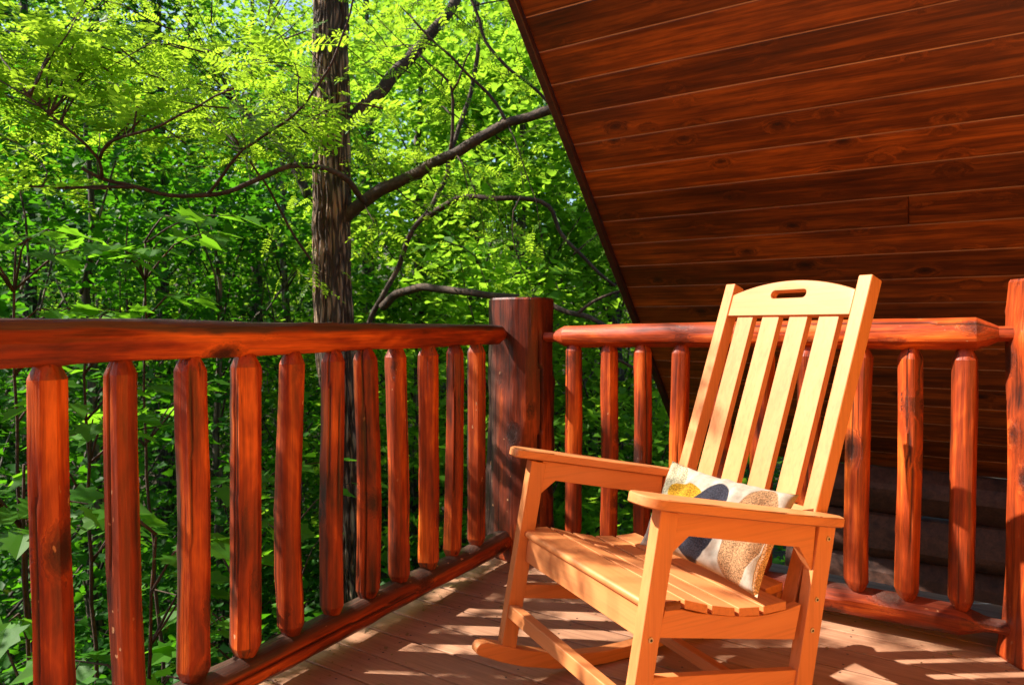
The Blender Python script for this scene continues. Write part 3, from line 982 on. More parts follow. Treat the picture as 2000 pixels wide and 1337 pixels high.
def cushion():
    # corners in chair space: BL far bottom, BR near bottom, TL far top, TR near top
    BR = Vector((-0.012, 0.280, 0.388)); BLc = Vector((0.036, -0.085, 0.408))
    TL = Vector((-0.120, -0.143, 0.608)); TRc = Vector((-0.200, 0.228, 0.586))
    nu, nv = 44, 30
    V = []; uvs = []
    nrm = (BR - BLc).cross(TL - BLc).normalized()
    if nrm.x < 0: nrm = -nrm
    for side in (0, 1):
        for j in range(nv + 1):
            for i in range(nu + 1):
                u = i / nu; v = j / nv
                # edges pulled in between the corners
                pu = u + 0.035 * (1 if u < .5 else -1) * (1 - (2 * u - 1) ** 2) * 0 
                e = BLc.lerp(BR, u); f_ = TL.lerp(TRc, u)
                p = e.lerp(f_, v)
                ctr = BLc.lerp(TRc, 0.5)
                pin = 0.055 * ((4 * u * (1 - u)) * abs(2 * v - 1) ** 3 * (-(2 * v - 1)))
                pin2 = 0.06 * ((4 * v * (1 - v)) * abs(2 * u - 1) ** 3 * (-(2 * u - 1)))
                p = p + (f_ - e) * pin + (BR - BLc) * pin2 * 0.5
                prof = (max(0, 1 - abs(2 * u - 1) ** 2.6) ** 0.55) * (max(0, 1 - abs(2 * v - 1) ** 2.4) ** 0.55)
                th_ = 0.052 * prof
                wr = 0.016 * noise.noise(Vector((u * 5, v * 4, 2.3 + side * 9))) + 0.011 * noise.noise(Vector((u * 14, v * 3.0, 5.3)))
                edge = min(u, 1 - u, v, 1 - v)
                wr += 0.012 * math.sin((u + v) * 45) * math.exp(-edge * 16) * noise.noise(Vector((u * 6, v * 6, 1)))
                q = p + nrm * (th_ * (1 if side == 0 else -0.75) + wr * min(1, edge * 12 + .25) * (1 if prof > 0 else 0))
                if side == 1:
                    q = q
                V.append(q); uvs.append((u, v))
    Fc = []; L1 = (nu + 1) * (nv + 1)
    for side in (0, 1):
        for j in range(nv):
            for i in range(nu):
                a = side * L1 + j * (nu + 1) + i
                q = (a, a + 1, a + nu + 2, a + nu + 1)
                Fc.append(q if side == 0 else tuple(reversed(q)))
    bm = bmesh.new()
    vs = [bm.verts.new(v) for v in V]
    ul = bm.loops.layers.uv.new("UVMap")
    for q in Fc:
        f = bm.faces.new([vs[i] for i in q])
        for lo, i in zip(f.loops, q): lo[ul].uv = uvs[i]
    bmesh.ops.remove_doubles(bm, verts=bm.verts, dist=0.0012)
    # keep it off the slats
    return bm


cm = chair.matrix_world.copy()
bm = cushion()
o = from_bm('cushion', bm, cushion_mat(), None, True)
o.location = chair.location
o.rotation_euler = chair.rotation_euler
tag(o, 'white lumbar cushion with mustard, black and brown rounded shapes on the rocking chair', 'cushion')

# ------------------------------------------------------------------ foliage builders
def ngon_template(pts, fold=0.0):
    """closed outline (x,y) -> vertices with a slight fold along x"""
    return np.array([(x, y, fold * abs(y)) for x, y in pts], dtype=np.float32)


OVAL = [(0, 0), (0.25, 0.19), (0.6, 0.22), (0.92, 0.12), (1, 0), (0.92, -0.12), (0.6, -0.22), (0.25, -0.19)]
OVAL4 = [(0, 0), (0.5, 0.24), (1, 0), (0.5, -0.24)]
MAPLE = [(0, 0), (0.10, 0.12), (-0.10, 0.36), (0.16, 0.30), (0.24, 0.56), (0.40, 0.34), (0.62, 0.42), (0.66, 0.22), (1.0, 0.0),
         (0.66, -0.22), (0.62, -0.42), (0.40, -0.34), (0.24, -0.56), (0.16, -0.30), (-0.10, -0.36), (0.10, -0.12)]
MAPLE_L = [(0, 0), (-0.02, 0.3), (0.30, 0.50), (0.45, 0.28), (1.0, 0.0), (0.45, -0.28), (0.30, -0.50), (-0.02, -0.3)]


def half_leaf(outline, fold):
    """leaf as two half polygons folded on the midrib; returns verts, list of faces"""
    n_ = len(outline)
    top = [p for p in outline if p[1] >= 0]
    bot = [p for p in outline if p[1] <= 0]
    V = [(x, y, abs(y) * fold - 0.12 * x * x) for x, y in outline]
    i_tip = max(range(n_), key=lambda i: outline[i][0])
    f1 = list(range(0, i_tip + 1)); f2 = [0] + list(range(i_tip, n_))
    return np.array(V, dtype=np.float32), [f1, f2]


def frond_template(seed, leaflets=8, full=True):
    """pinnate leaf: a curved stalk along +x with pairs of oval leaflets; length 1"""
    r_ = random.Random(seed)
    V = []; Fs = []
    def rach(t):
        return Vector((t, 0.05 * math.sin(t * 3 + seed), -0.22 * t * t))
    outl = OVAL if full else OVAL4
    ts = [0.22 + 0.78 * i / (leaflets - 1) for i in range(leaflets)]
    for t in ts[:-1]:
        for sg in (-1, 1):
            o_ = rach(t); ang = sg * R(r_.uniform(55, 78)); ln = r_.uniform(0.17, 0.22) * (1 - 0.25 * abs(t - 0.55))
            d = Vector((math.cos(ang), math.sin(ang), r_.uniform(-0.35, 0.1))).normalized()
            sd = Vector((-math.sin(ang), math.cos(ang), r_.uniform(-0.25, 0.25))).normalized()
            b = len(V)
            for x, y in outl: V.append(o_ + d * (x * ln) + sd * (y * ln * 0.95))
            Fs.append(list(range(b, b + len(outl))))
    o_ = rach(1.0); b = len(V); ln = 0.2
    for x, y in outl: V.append(o_ + Vector((x * ln, y * ln, -0.3 * x * ln)))
    Fs.append(list(range(b, b + len(outl))))
    # stalk
    b = len(V)
    for t in (0, 0.35, 0.7, 1.0):
        p = rach(t); w = 0.006
        V.append(p + Vector((0, w, 0))); V.append(p - Vector((0, w, 0)))
    for i in range(3): Fs.append([b + 2 * i, b + 2 * i + 1, b + 2 * i + 3, b + 2 * i + 2])
    return np.array([tuple(v) for v in V], dtype=np.float32), Fs


def scatter(name, tmpl, pos, heading, nrm, scale, mat, parent=None, var=None):
    """copies of a template: heading and normal direction arrays (k,3)"""
    TV, TF = tmpl
    k = len(pos)
    h = heading / (np.linalg.norm(heading, axis=1, keepdims=True) + 1e-9)
    z = nrm - (nrm * h).sum(1, keepdims=True) * h
    z /= (np.linalg.norm(z, axis=1, keepdims=True) + 1e-9)
    y = np.cross(z, h)
    Mx = np.stack([h, y, z], axis=2) * scale[:, None, None]          # columns
    V = np.einsum('kij,vj->kvi', Mx, TV) + pos[:, None, :]
    nv = len(TV)
    base = (np.arange(k) * nv)[:, None]
    flat = np.concatenate(TF)
    idx = (base + flat[None, :]).ravel()
    nper = np.tile([len(f) for f in TF], k)
    if var is None: var = rng.random(k)
    return np_mesh(name, V.reshape(-1, 3), idx, nper, mat, parent, np.repeat(var, nv))


def rdir(k, updown=0.35):
    a = rng.random(k) * 2 * np.pi
    return np.stack([np.cos(a), np.sin(a), rng.normal(0, updown, k)], 1)


def upn(k, spread=0.45):
    v = rng.normal(0, spread, (k, 3)); v[:, 2] += 1
    return v


LEAF_MID = half_leaf(MAPLE_L, 0.25)
LEAF_BIG = half_leaf(MAPLE, 0.18)
LEAF_OV = half_leaf([(0, 0), (0.45, 0.30), (1, 0), (0.45, -0.30)], 0.25)


def clump_cloud(centers, radii, per, flat=0.45):
    """leaf positions in flattened clumps"""
    C_ = []
    for c, r_ in zip(centers, radii):
        m = max(3, int(per * r_ ** 2))
        p = rng.normal(0, 0.48, (m, 3)) * r_
        p[:, 2] *= flat
        # droop toward the rim
        p[:, 2] -= 0.25 * (p[:, 0] ** 2 + p[:, 1] ** 2) / max(r_, 1e-3)
        C_.append(p + np.array(c))
    return np.concatenate(C_)


def limb(bm, a, b, r0, r1, seed, sag=0.0, n=6, step=0.12, jit=0.05):
    mid = (a + b) / 2 + Vector((0, 0, -sag)) + Vector((rnd.uniform(-1, 1), rnd.uniform(-1, 1), rnd.uniform(-.4, .4))) * (b - a).length * 0.10
    pth = smooth_path([a, mid, b], step, jit, seed)
    m = len(pth)
    tube(bm, pth, [r0 + (r1 - r0) * i / (m - 1) for i in range(m)], n)


def forest_tree(x, y, h, cr, per, tmpl, lsize, mat, label, lo=0.1, trunk_r=0.10, nclump=40, group='trees in the wood behind the railing', lean_=(0, 0), clr=0.75):
    z0 = terrain_z(x, y)
    t = empty('tree', (x, y, z0))
    tag(t, label, 'tree', group)
    bm = bmesh.new()
    pth = smooth_path([(0, 0, -0.2), (lean_[0] * .3, lean_[1] * .3, h * .35), (lean_[0] * .7, lean_[1] * .7, h * .7), (lean_[0], lean_[1], h)], 0.4, 0.08, x * 3 + y)
    m = len(pth)
    tube(bm, pth, [trunk_r * (1.15 - 0.95 * i / (m - 1)) for i in range(m)], 9)
    from_bm('trunk', bm, M['far_bark'], t, True)
    cs = []; rs = []
    lb = bmesh.new()
    for i in range(nclump):
        f = lo + (1 - lo) * (i + rnd.random()) / nclump
        env = (math.sin(math.pi * min(1, 0.15 + 0.85 * f)) ** 0.6) if f > 0.5 else 1.0
        rad = cr * env * math.sqrt(rnd.random()) * 1.0
        a = rnd.uniform(0, 6.28)
        pz = f * h
        axis = pth[min(m - 1, int(f * (m - 1)))]
        c = Vector((axis.x + rad * math.cos(a), axis.y + rad * math.sin(a), pz + 0.25 * rad))
        cs.append(tuple(c)); rs.append(rnd.uniform(0.45, 0.95) * clr * (cr / 2.2) ** 0.5)
        if rad > 0.4 and i % 3 == 0:
            s_ = pth[min(m - 1, max(0, int((f - 0.12 - 0.05 * rad) * (m - 1))))]
            limb(lb, Vector(s_), c, max(0.012, trunk_r * 0.28 * (1 - f * .6)), 0.005, i, n=4, step=0.35)
    from_bm('limbs', lb, M['far_bark'], t, True)
    p = clump_cloud(cs, rs, per)
    k = len(p)
    hd = rdir(k); hd[:, :2] += (p[:, :2] - np.array([lean_[0], lean_[1]])) * 0.25
    var = np.clip(rng.normal(0.4, 0.22, k), 0, 0.99); var[rng.random(k) < .004] = 0.995
    o = scatter('crown', tmpl, p.astype(np.float32), hd, upn(k, 0.5), lsize * rng.uniform(0.7, 1.25, k), mat, t, var)
    tag(o, kind='stuff')
    return t


# ------------------------------------------------------------------ main locust tree
tree = empty('locust_tree', (at(690, 630, 4.6).x, 4.6, terrain_z(-1.1, 4.6)))
TO = tree.location.copy()
tag(tree, 'large locust tree with furrowed trunk and feathery leaves behind the long railing', 'tree')
def tp(px, py, Y): return at(px, py, Y) - TO
bm = bmesh.new()
tk = [(700, 2100, 4.62), (692, 1400, 4.6), (688, 1150, 4.6), (675, 900, 4.6), (657, 700, 4.6), (649, 560, 4.6), (648, 420, 4.6), (648, 250, 4.62), (645, 60, 4.65), (640, -160, 4.7), (650, -500, 4.8), (670, -900, 4.9)]
pth = smooth_path([tp(*q) for q in tk], 0.05, 0.012, 4)
rr = []
for p in pth:
    z = p.z + TO.z
    r_ = 0.126 - 0.006 * max(0, z - 1) if z > 0.5 else 0.126 + 0.02 * min(2, (0.5 - z))
    rr.append(r_)
nseg = 96
prev = None
rings = []
for i, p in enumerate(pth):
    d = (pth[min(i + 1, len(pth) - 1)] - pth[max(i - 1, 0)]).normalized()
    u = Vector((1, 0, 0)); u = (u - d * u.dot(d)).normalized(); v = d.cross(u)
    ring = []
    for k in range(nseg):
        th_ = 2 * math.pi * k / nseg
        q = Vector((math.cos(th_), math.sin(th_), 0))
        wv = 0.25 * noise.noise(Vector((q.x * 1.5, q.y * 1.5, p.z * 1.8)))
        th2 = th_ + wv
        q2 = (math.cos(th2), math.sin(th2))
        rid = abs(noise.noise(Vector((q2[0] * 5.5, q2[1] * 5.5, p.z * 1.6))))
        rid2 = abs(noise.noise(Vector((q2[0] * 9 + 5, q2[1] * 9, p.z * 3.2))))
        k_ = 1.05 - 0.20 * max(0.0, 0.22 - rid) / 0.22 - 0.10 * max(0.0, 0.2 - rid2) / 0.2 + 0.08 * noise.noise(Vector((q.x * 1.2, q.y * 1.2, p.z * 0.8)))
        ring.append(bm.verts.new(p + (u * q.x + v * q.y) * rr[i] * k_))
    rings.append(ring)
for a, b in zip(rings, rings[1:]):
    for k in range(nseg): bm.faces.new((a[k], a[(k + 1) % nseg], b[(k + 1) % nseg], b[k]))
bm.faces.new(rings[-1])
from_bm('trunk', bm, M['bark'], tree, True, R(50))

BR_ = []   # kept for placing twigs
def branch(pts, r0, r1, name='branch', jit=0.02, mat='twig_bark', n=9):
    pth = smooth_path([tp(*q) for q in pts], 0.05, jit, len(BR_) * 3 + 1)
    m = len(pth)
    bm = bmesh.new()
    tube(bm, pth, [(r0 + (r1 - r0) * (i / (m - 1)) ** 0.8) * (1 + 0.12 * noise.noise(pth[i] * 9)) for i in range(m)], n)
    o = from_bm(name, bm, M[mat], tree, True)
    BR_.append((pth, r0, r1))
    return o


branch([(650, 440, 4.62), (700, 405, 4.55), (740, 375, 4.5), (800, 345, 4.4), (860, 310, 4.3), (930, 275, 4.2), (1000, 240, 4.1), (1090, 210, 4.0), (1200, 165, 3.95), (1320, 90, 3.9), (1420, 20, 3.9)], 0.046, 0.018, mat='limb_bark')
branch([(650, 300, 4.65), (690, 235, 4.7), (740, 180, 4.75), (800, 115, 4.8), (855, 55, 4.85), (900, -20, 4.9), (960, -150, 5.0)], 0.052, 0.030, mat='limb_bark')
branch([(712, 395, 4.45), (690, 365, 4.3), (655, 332, 4.15), (615, 322, 4.05), (560, 325, 3.9), (500, 350, 3.8), (440, 375, 3.7), (380, 382, 3.62), (310, 378, 3.55), (250, 365, 3.5), (190, 345, 3.45), (160, 328, 3.4)], 0.021, 0.009)
branch([(200, 352, 3.46), (192, 310, 3.4), (175, 285, 3.35), (120, 240, 3.3), (60, 190, 3.2)], 0.010, 0.004)
branch([(192, 312, 3.4), (215, 278, 3.35), (260, 262, 3.3), (330, 232, 3.25), (385, 212, 3.2), (460, 170, 3.1)], 0.009, 0.004)
branch([(405, 378, 3.65), (440, 340, 3.6), (470, 300, 3.55), (520, 262, 3.5), (575, 225, 3.5), (630, 160, 3.45), (665, 80, 3.4), (690, -20, 3.4)], 0.009, 0.005)
branch([(260, 367, 3.5), (200, 362, 3.45), (120, 368, 3.4), (60, 362, 3.3)], 0.010, 0.005)
branch([(878, 300, 4.28), (884, 240, 4.25), (883, 175, 4.2), (840, 125, 4.2), (800, 95, 4.2)], 0.012, 0.006)
branch([(883, 178, 4.2), (905, 140, 4.15), (925, 90, 4.1)], 0.008, 0.004)
branch([(995, 243, 4.1), (965, 195, 4.1), (920, 150, 4.05), (850, 85, 4.0), (800, 30, 4.0)], 0.011, 0.006)
branch([(1110, 270, 4.4), (1080, 215, 4.3), (1040, 170, 4.3), (985, 130, 4.3), (950, 85, 4.3), (935, 40, 4.3), (900, -40, 4.3)], 0.008, 0.011)
branch([(600, 385, 5.4), (580, 330, 5.4), (545, 285, 5.4), (500, 235, 5.5), (440, 180, 5.6)], 0.036, 0.026, mat='far_bark')
branch([(612, 508, 4.3), (575, 455, 4.2), (545, 410, 4.1), (515, 355, 4.0), (480, 300, 3.9)], 0.009, 0.006)

# second, leaning tree behind the rail
tree2 = empty('locust_tree', (at(700, 700, 5.3).x, 5.3, terrain_z(-1.0, 5.3)))
tag(tree2, 'slender leaning locust tree rising beside the thick furrowed trunk', 'tree')
T1 = TO.copy()
TO = tree2.location.copy()
main_tree = tree
tree = tree2
branch([(640, 2000, 5.3), (670, 1200, 5.3), (700, 760, 5.3), (725, 625, 5.25), (750, 575, 5.2), (772, 530, 5.2), (785, 495, 5.15), (808, 450, 5.1), (835, 418, 5.1), (855, 375, 5.1), (872, 345, 5.1), (885, 280, 5.1), (920, 180, 5.1), (940, 40, 5.1)], 0.040, 0.015, 'trunk', mat='limb_bark', n=12)
branch([(830, 424, 5.1), (860, 405, 5.0), (895, 390, 4.95), (930, 387, 4.9), (990, 390, 4.8), (1055, 393, 4.7), (1078, 412, 4.7), (1088, 448, 4.7), (1125, 490, 4.6), (1160, 522, 4.6), (1200, 560, 4.55)], 0.026, 0.010)
branch([(745, 598, 5.2), (775, 578, 5.1), (810, 565, 5.0), (850, 562, 4.9), (930, 572, 4.7), (1000, 580, 4.55), (1080, 597, 4.4), (1140, 618, 4.3), (1200, 645, 4.2), (1260, 680, 4.15)], 0.034, 0.014, mat='limb_bark')
branch([(1130, 612, 4.3), (1160, 590, 4.3), (1195, 575, 4.3), (1240, 562, 4.3)], 0.012, 0.006)
branch([(1120, 500, 4.6), (1150, 470, 4.6), (1185, 440, 4.6)], 0.008, 0.004)
branch([(1170, 690, 4.2), (1230, 715, 4.2), (1280, 745, 4.2), (1310, 790, 4.2)], 0.010, 0.006)
tree = main_tree
TO2 = TO.copy(); TO = T1

# fronds: 8 shared meshes; the nearest are separate leaves, the rest one mass
FR = [frond_template(s, 8, True) for s in range(6)]
FR_LO = [frond_template(s + 20, 7, False) for s in range(3)]
fm = []
for s, (tv, tf) in enumerate(FR):
    me = bpy.data.meshes.new('frond')
    me.from_pydata([tuple(v) for v in tv], [], tf)
    a = me.attributes.new('var', 'FLOAT', 'POINT')
    a.data.foreach_set('value', [rnd.uniform(0.1, 0.85)] * len(tv))
    me.materials.append(M['locust_leaf'])
    fm.append(me)

spr = []         # (tip position, heading) of every frond of the near canopy
tw = bmesh.new()
def spray(c, src, nf, rad, store):
    """a twig from src to c carrying fronds"""
    c = Vector(c); src = Vector(src)
    mid = (c + src) / 2 + Vector((rnd.uniform(-.1, .1), rnd.uniform(-.1, .1), rnd.uniform(-.02, .12)))
    pth = smooth_path([src, mid, c], 0.09, 0.02, nf)
    m = len(pth)
    tube(tw, pth, [0.0055 - 0.004 * i / (m - 1) for i in range(m)], 4)
    dirn = (pth[-1] - pth[0]).normalized()
    for k in range(nf):
        f = 0.25 + 0.75 * rnd.random()
        p = pth[min(m - 1, int(f * (m - 1)))]
        a = rnd.uniform(0, 6.28)
        h = Vector((math.cos(a), math.sin(a), rnd.uniform(-.35, .25))) + dirn * 0.6
        store.append((p + Vector((rnd.gauss(0, rad), rnd.gauss(0, rad), rnd.gauss(0, rad * .5))), h.normalized()))


allp = [(p, r0) for pth, r0, r1 in BR_[:13] for p in pth]
def nearest(c):
    return min(allp, key=lambda q: (q[0] - c).length)[0]

near_fr = []; mid_fr = []
# bright canopy hanging over the long railing
for _ in range(96):
    px = rnd.uniform(-120, 600); py = rnd.gauss(150, 75)
    if px > 480 and rnd.random() < .3: continue
    Y = rnd.uniform(3.35, 4.4)
    c = tp(px, py, Y)
    spray(c, c + Vector((rnd.uniform(.15, .5), rnd.uniform(-.1, .4), rnd.uniform(-.15, .15))) if rnd.random() < .6 else nearest(c), rnd.randint(7, 11), 0.05, near_fr)
for _ in range(40):
    px = rnd.uniform(150, 620); py = rnd.uniform(-120, 330)
    c = tp(px, py, rnd.uniform(3.6, 5.0))
    spray(c, nearest(c), rnd.randint(7, 11), 0.07, mid_fr)
# right of the trunk
for _ in range(105):
    px = rnd.uniform(560, 1260); py = rnd.uniform(-160, 600) if rnd.random() < .75 else rnd.uniform(-160, 250)
    Y = rnd.uniform(3.9, 6.2)
    c = tp(px, py, Y)
    n_ = nearest(c)
    if (n_ - c).length > 0.9: n_ = c + (n_ - c).normalized() * 0.6
    spray(c, n_, rnd.randint(8, 14), 0.09, mid_fr)
for _ in range(11):
    px = rnd.uniform(560, 740); py = rnd.uniform(90, 330)
    c = tp(px, py, rnd.uniform(3.9, 4.4))
    spray(c, c + Vector((rnd.uniform(-.4, .4), .1, rnd.uniform(-.1, .2))), 7, 0.06, mid_fr)
# over the frame, for the shade it throws
for _ in range(60):
    px = rnd.uniform(300, 1200); py = rnd.uniform(-700, -160)
    c = tp(px, py, rnd.uniform(4.0, 5.6))
    spray(c, c + Vector((.3, .2, -.2)), 12, 0.12, mid_fr)
from_bm('twigs', tw, M['twig_bark'], tree, True)['kind'] = 'stuff'
# the 300 that show largest
def depth(q): return (q[0] + TO).y
near_fr.sort(key=depth)
parts_fr = near_fr[:290]; rest_fr = near_fr[290:] + mid_fr
UPV = Vector((0, 0, 1))
for i, (p, h) in enumerate(parts_fr):
    o = bpy.data.objects.new('frond', fm[i % len(fm)])
    COL.objects.link(o)
    o.parent = tree
    z = (UPV + Vector((rnd.gauss(0, .35), rnd.gauss(0, .35), 0))).normalized()
    z = (z - h * z.dot(h)).normalized(); y = z.cross(h); s_ = rnd.uniform(0.20, 0.30)
    m4 = Matrix((h * s_, y * s_, z * s_)).transposed().to_4x4(); m4.translation = p
    o.matrix_local = m4
for q in range(3):
    sel = rest_fr[q::3]
    k = len(sel)
    pos = np.array([tuple(s[0]) for s in sel], dtype=np.float32); hd = np.array([tuple(s[1]) for s in sel])
    o = scatter('foliage', FR[q] if q == 0 else FR_LO[q], pos, hd, upn(k, .4), rng.uniform(0.11, 0.20, k), M['locust_leaf'], tree, np.clip(rng.normal(.45, .22, k), 0, .995))
    tag(o, kind='stuff')

# ------------------------------------------------------------------ locust beyond the left edge whose leaves dapple the deck
shade = empty('locust_tree', (-3.7, 2.3, terrain_z(-3.7, 2.3)))
tag(shade, 'feathery locust tree just outside the picture beside the long railing', 'tree')
SO = shade.location.copy()
bm = bmesh.new()
pth = smooth_path([(0, 0, -.2), (.1, .1, 2), (.25, 0, 4), (.35, -.1, 6.1)], .2, .03, 2)
tube(bm, pth, [0.11 - 0.06 * i / (len(pth) - 1) for i in range(len(pth))], 12)
from_bm('trunk', bm, M['bark'], shade, True)
tw = bmesh.new()
sh = []
H_ = Vector((SUN_H.x, SUN_H.y, 0)); A_ = Vector((-SUN_H.y * -1, 0, 0))
A_ = Vector((SUN_H.y, -SUN_H.x, 0))           # across the sun, roughly +y
ce, se = math.cos(SUN_EL), math.sin(SUN_EL)
def sunplace(a, b, h):
    """point with sun-plane coordinates a (across), b (up) at horizontal distance h toward the sun"""
    return H_ * h + A_ * a + Vector((0, 0, (b + se * h) / ce))
SHD = []
sr = random.Random(41)
def gap(a, b):
    return noise.noise(Vector((a * 2.6, b * 2.6, 4.7)))
for _ in range(330):
    a = sr.uniform(-0.2, 3.5); b = sr.uniform(-0.75, 1.0)
    top = 0.10 + 0.48 * max(0, min(1, (a - 1.32) / 0.38))
    if a > 2.42: top = 0.95
    if b > top: continue
    if gap(a, b) < (0.06 if b > 0.12 and a < 2.2 else 0.03): continue
    SHD.append((a, b, max(1.9, 0.92 * a) + sr.uniform(0, 0.6)))
THIN = [(2.30, 0.86), (2.36, 1.0), (2.28, 0.74), (2.40, 1.12), (1.7, 0.55), (1.35, 0.50), (2.0, 0.60)]
for a, b in THIN:
    SHD.append((a, b, sr.uniform(3.0, 3.8)))
for _ in range(9):
    a, b = sr.uniform(2.12, 2.45), sr.uniform(0.74, 1.06)
    THIN.append((a, b)); SHD.append((a, b, sr.uniform(2.2, 3.0)))
for (a, b, h) in SHD[::9]:
    c = sunplace(a, b, h) - SO + Vector((-.35, 0, -.1))
    st_ = min(pth, key=lambda q: abs(q.z - (c.z - 0.5)))
    limb(tw, Vector(st_), c, 0.016, 0.006, 3, n=5, step=0.25)
for (a, b, h) in SHD:
    c = sunplace(a, b, h) - SO
    spray(c, c + Vector((-.35, sr.uniform(-.2, .2), -.1)), 2 if (a, b) in THIN else sr.randint(3, 5), 0.03, sh)
from_bm('twigs', tw, M['twig_bark'], shade, True)['kind'] = 'stuff'
k = len(sh)
o = scatter('crown', FR[1], np.array([tuple(s[0]) for s in sh]), np.array([tuple(s[1]) for s in sh]), upn(k, .4), rng.uniform(.17, .26, k), M['locust_leaf'], shade)
tag(o, kind='stuff')

# ------------------------------------------------------------------ maple saplings with broad leaves near the railing
mm = []
for s in range(3):
    tv, tf = half_leaf(MAPLE, 0.10 + 0.08 * s)
    me = bpy.data.meshes.new('leaf')
    me.from_pydata([tuple(v) for v in tv], [], tf)
    a = me.attributes.new('var', 'FLOAT', 'POINT')
    a.data.foreach_set('value', [0.25 + 0.25 * s] * len(tv))
    me.materials.append(M['sapling_leaf'])
    mm.append(me)

def sapling(px, py, Y, nleaf, spread, label, size=(0.09, 0.14), hgt=1.3):
    top = at(px, py, Y)
    zg = terrain_z(top.x, top.y)
    t = empty('maple_sapling', (top.x, top.y, zg))
    tag(t, label, 'sapling', 'maple saplings below the long railing')
    H = top.z - zg
    bm = bmesh.new()
    pth = smooth_path([(0, 0, -.1), (.05, .03, H * .4), (-.03, .04, H * .8), (0, 0, H + .15)], .15, .02, px)
    m = len(pth)
    tube(bm, pth, [0.014 - 0.010 * i / (m - 1) for i in range(m)], 6)
    tips = []
    nb = nleaf // 4
    for i in range(nb):
        z = H - hgt * rnd.random() ** 1.0 + 0.15
        a = rnd.uniform(0, 6.28); r_ = spread * rnd.uniform(.25, 1)
        b0 = min(pth, key=lambda q: abs(q.z - (z - .1 * r_)))
        e = Vector((b0.x + r_ * math.cos(a), b0.y + r_ * math.sin(a), z + .1))
        pp = smooth_path([b0, (b0 + e) / 2 + Vector((0, 0, .05)), e], .1, .01, i)
        tube(bm, pp, [0.005 - 0.003 * k / (len(pp) - 1) for k in range(len(pp))], 4)
        for q in range(4):
            f = pp[max(0, len(pp) - 1 - q // 2 * max(1, len(pp) // 4))]
            tips.append((f, a + (rnd.uniform(.5, 1.2) if q % 2 else -rnd.uniform(.5, 1.2)) * (0.2 if q == 0 else 1)))
    from_bm('stem', bm, M['twig_bark'], t, True)
    for i, (p, a) in enumerate(tips[:nleaf]):
        o = bpy.data.objects.new('leaf', mm[i % 3])
        COL.objects.link(o); o.parent = t
        h = Vector((math.cos(a), math.sin(a), rnd.uniform(-.45, .05))).normalized()
        z = Vector((rnd.gauss(0, .3), rnd.gauss(0, .3), 1)); z = (z - h * z.dot(h)).normalized(); y = z.cross(h)
        s_ = rnd.uniform(*size)
        m4 = Matrix((h * s_, y * s_, z * s_)).transposed().to_4x4(); m4.translation = p + h * 0.03
        o.matrix_local = m4
    return t

sapling(285, 540, 3.0, 56, .45, 'bright maple sapling topping out just above the long railing', (.09, .13), 0.9)
sapling(30, 560, 2.6, 48, .40, 'maple sapling with horizontal leaves at the outer end of the railing', (.09, .13), 0.8)
sapling(170, 735, 2.4, 40, .32, 'maple sapling showing between the first and second nearest balusters', (.09, .13), 0.9)
sapling(50, 1010, 2.0, 52, .34, 'low maple sapling with dark leaves behind the nearest baluster', (.09, .14), 1.0)
sapling(300, 1150, 1.95, 60, .32, 'low maple sapling with big glossy leaves under the bottom rail', (.10, .15), 0.9)
sapling(470, 960, 2.6, 56, .38, 'maple sapling between the middle balusters of the long railing', (.09, .14), 1.2)
sapling(590, 1010, 3.0, 48, .36, 'maple sapling in front of the furrowed trunk foot', (.09, .13), 1.2)

# ------------------------------------------------------------------ the wood behind
G = 'trees in the wood behind the railing'
def px_tree(px, Y, *a, **kw):
    x = (px - 1000) / F * Y
    return forest_tree(x, Y, *a, **kw)

# understory maples on the left, in front of everything
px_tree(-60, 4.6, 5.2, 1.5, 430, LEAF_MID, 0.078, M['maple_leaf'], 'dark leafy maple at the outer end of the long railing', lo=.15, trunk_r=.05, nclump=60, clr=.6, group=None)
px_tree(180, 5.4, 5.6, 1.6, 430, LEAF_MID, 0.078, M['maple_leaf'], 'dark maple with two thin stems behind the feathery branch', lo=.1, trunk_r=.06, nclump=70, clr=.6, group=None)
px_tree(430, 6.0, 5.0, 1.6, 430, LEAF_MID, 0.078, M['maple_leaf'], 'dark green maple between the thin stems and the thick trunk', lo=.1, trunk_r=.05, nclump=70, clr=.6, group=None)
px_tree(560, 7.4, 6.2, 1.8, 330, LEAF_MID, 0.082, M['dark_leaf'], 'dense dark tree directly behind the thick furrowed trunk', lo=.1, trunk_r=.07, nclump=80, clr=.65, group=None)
LAB = {(-250, 8.5): 'dark tall tree beyond the outer end of the long railing',
       (60, 9.0): 'dark tree behind the nearest baluster and the thin-stemmed maple',
       (320, 9.5): 'dark tree in shade behind the curved hanging branch',
       (820, 8.0): 'bright yellow green tree just beside the thick trunk',
       (1020, 7.2): 'bright tree directly behind the thick corner post',
       (1200, 8.0): 'bright tree whose crown is cut off by the roof edge',
       (930, 10.0): 'tall bright tree between the thick trunk and the corner post',
       (720, 10.5): 'tall bright tree seen past the edge of the thick trunk',
       (1150, 11.0): 'tall bright tree beyond the corner post, next to the roof edge',
       (500, 11.0): 'bright tree seen through gaps left of the thick trunk',
       (200, 12.5): 'bright tree seen through gaps above the hanging branch',
       (-80, 13.0): 'darkest far tree at the outer edge of the wood',
       (1380, 9.5): 'bright tree mostly hidden by the porch roof',
       (380, 15.0): 'distant bright crown above the curve of the hanging branch',
       (620, 15.0): 'distant bright crown right behind the thick furrowed trunk',
       (860, 15.0): 'distant tall crown over the limb that reaches for the roof',
       (1080, 16.0): 'tallest distant crown, above the corner post',
       (100, 17.0): 'farthest bright crown above the outer railing',
       (1330, 16.0): 'distant crown hidden behind the porch roof edge'}
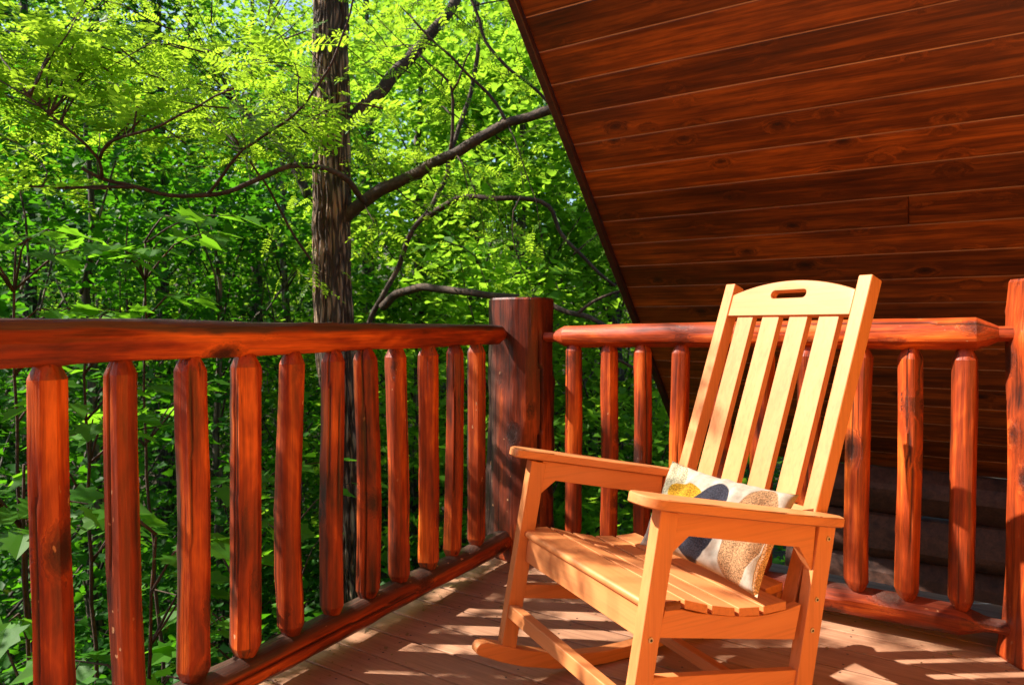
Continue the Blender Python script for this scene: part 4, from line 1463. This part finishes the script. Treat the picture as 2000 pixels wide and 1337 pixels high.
for (px, Y, h, cr, lab, mat) in [
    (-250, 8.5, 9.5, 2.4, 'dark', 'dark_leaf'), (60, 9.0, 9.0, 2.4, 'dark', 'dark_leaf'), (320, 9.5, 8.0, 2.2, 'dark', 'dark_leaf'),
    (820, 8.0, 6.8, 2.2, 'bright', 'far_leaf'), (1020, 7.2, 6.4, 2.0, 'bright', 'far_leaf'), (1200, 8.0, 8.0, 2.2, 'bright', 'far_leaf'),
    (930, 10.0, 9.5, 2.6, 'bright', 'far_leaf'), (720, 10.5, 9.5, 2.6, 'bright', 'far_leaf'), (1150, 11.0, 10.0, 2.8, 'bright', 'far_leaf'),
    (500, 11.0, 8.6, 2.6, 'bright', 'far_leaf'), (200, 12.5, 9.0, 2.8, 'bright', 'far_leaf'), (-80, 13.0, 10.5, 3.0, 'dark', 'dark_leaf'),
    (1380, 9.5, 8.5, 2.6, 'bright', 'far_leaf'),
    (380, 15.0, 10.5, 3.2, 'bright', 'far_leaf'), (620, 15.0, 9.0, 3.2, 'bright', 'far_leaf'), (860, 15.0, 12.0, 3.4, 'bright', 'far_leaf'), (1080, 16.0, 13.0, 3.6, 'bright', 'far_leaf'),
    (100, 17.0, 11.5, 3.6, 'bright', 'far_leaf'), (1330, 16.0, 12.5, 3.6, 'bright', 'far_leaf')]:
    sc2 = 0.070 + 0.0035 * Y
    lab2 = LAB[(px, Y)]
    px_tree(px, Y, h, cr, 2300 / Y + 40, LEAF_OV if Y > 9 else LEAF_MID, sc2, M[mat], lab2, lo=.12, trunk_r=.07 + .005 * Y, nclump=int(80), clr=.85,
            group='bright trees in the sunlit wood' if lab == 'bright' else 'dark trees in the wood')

# shrubs closing the slope below the deck
cs = []; rs = []
for _ in range(420):
    a = rnd.uniform(-0.95, 0.40); Y = rnd.uniform(3.6, 15)
    x = a * Y
    z = terrain_z(x, Y)
    cs.append((x, Y, z + rnd.uniform(0.1, 1.8))); rs.append(rnd.uniform(.4, .9))
p = clump_cloud(cs, rs, 300)
k = len(p)
o = scatter('undergrowth', LEAF_MID, p, rdir(k), upn(k, .5), rng.uniform(.055, .10, k), M['maple_leaf'], None, np.clip(rng.normal(.4, .25, k), 0, .98))
tag(o, 'leafy green undergrowth covering the slope below the deck', 'undergrowth', kind='stuff')
# far wood, reads as one mass
cs = []; rs = []
for _ in range(900):
    a = rnd.uniform(-1.0, 0.5); Y = rnd.uniform(17, 34)
    cs.append((a * Y, Y, terrain_z(a * Y, Y) + rnd.uniform(0, 1) ** 1.1 * (9 if a < -.2 else 14))); rs.append(rnd.uniform(.9, 1.8))
p = clump_cloud(cs, rs, 55, .6)
k = len(p)
o = scatter('far_wood', LEAF_OV, p, rdir(k), upn(k, .7), rng.uniform(.16, .30, k), M['far_leaf'], None, np.clip(rng.normal(.4, .25, k), 0, .98))
tag(o, 'distant sunlit wood that reads as one green mass', 'woodland', kind='stuff')
tris = sum(len(m.loops) - 2 * len(m.polygons) for m in bpy.data.meshes)
print('TRIS', tris)
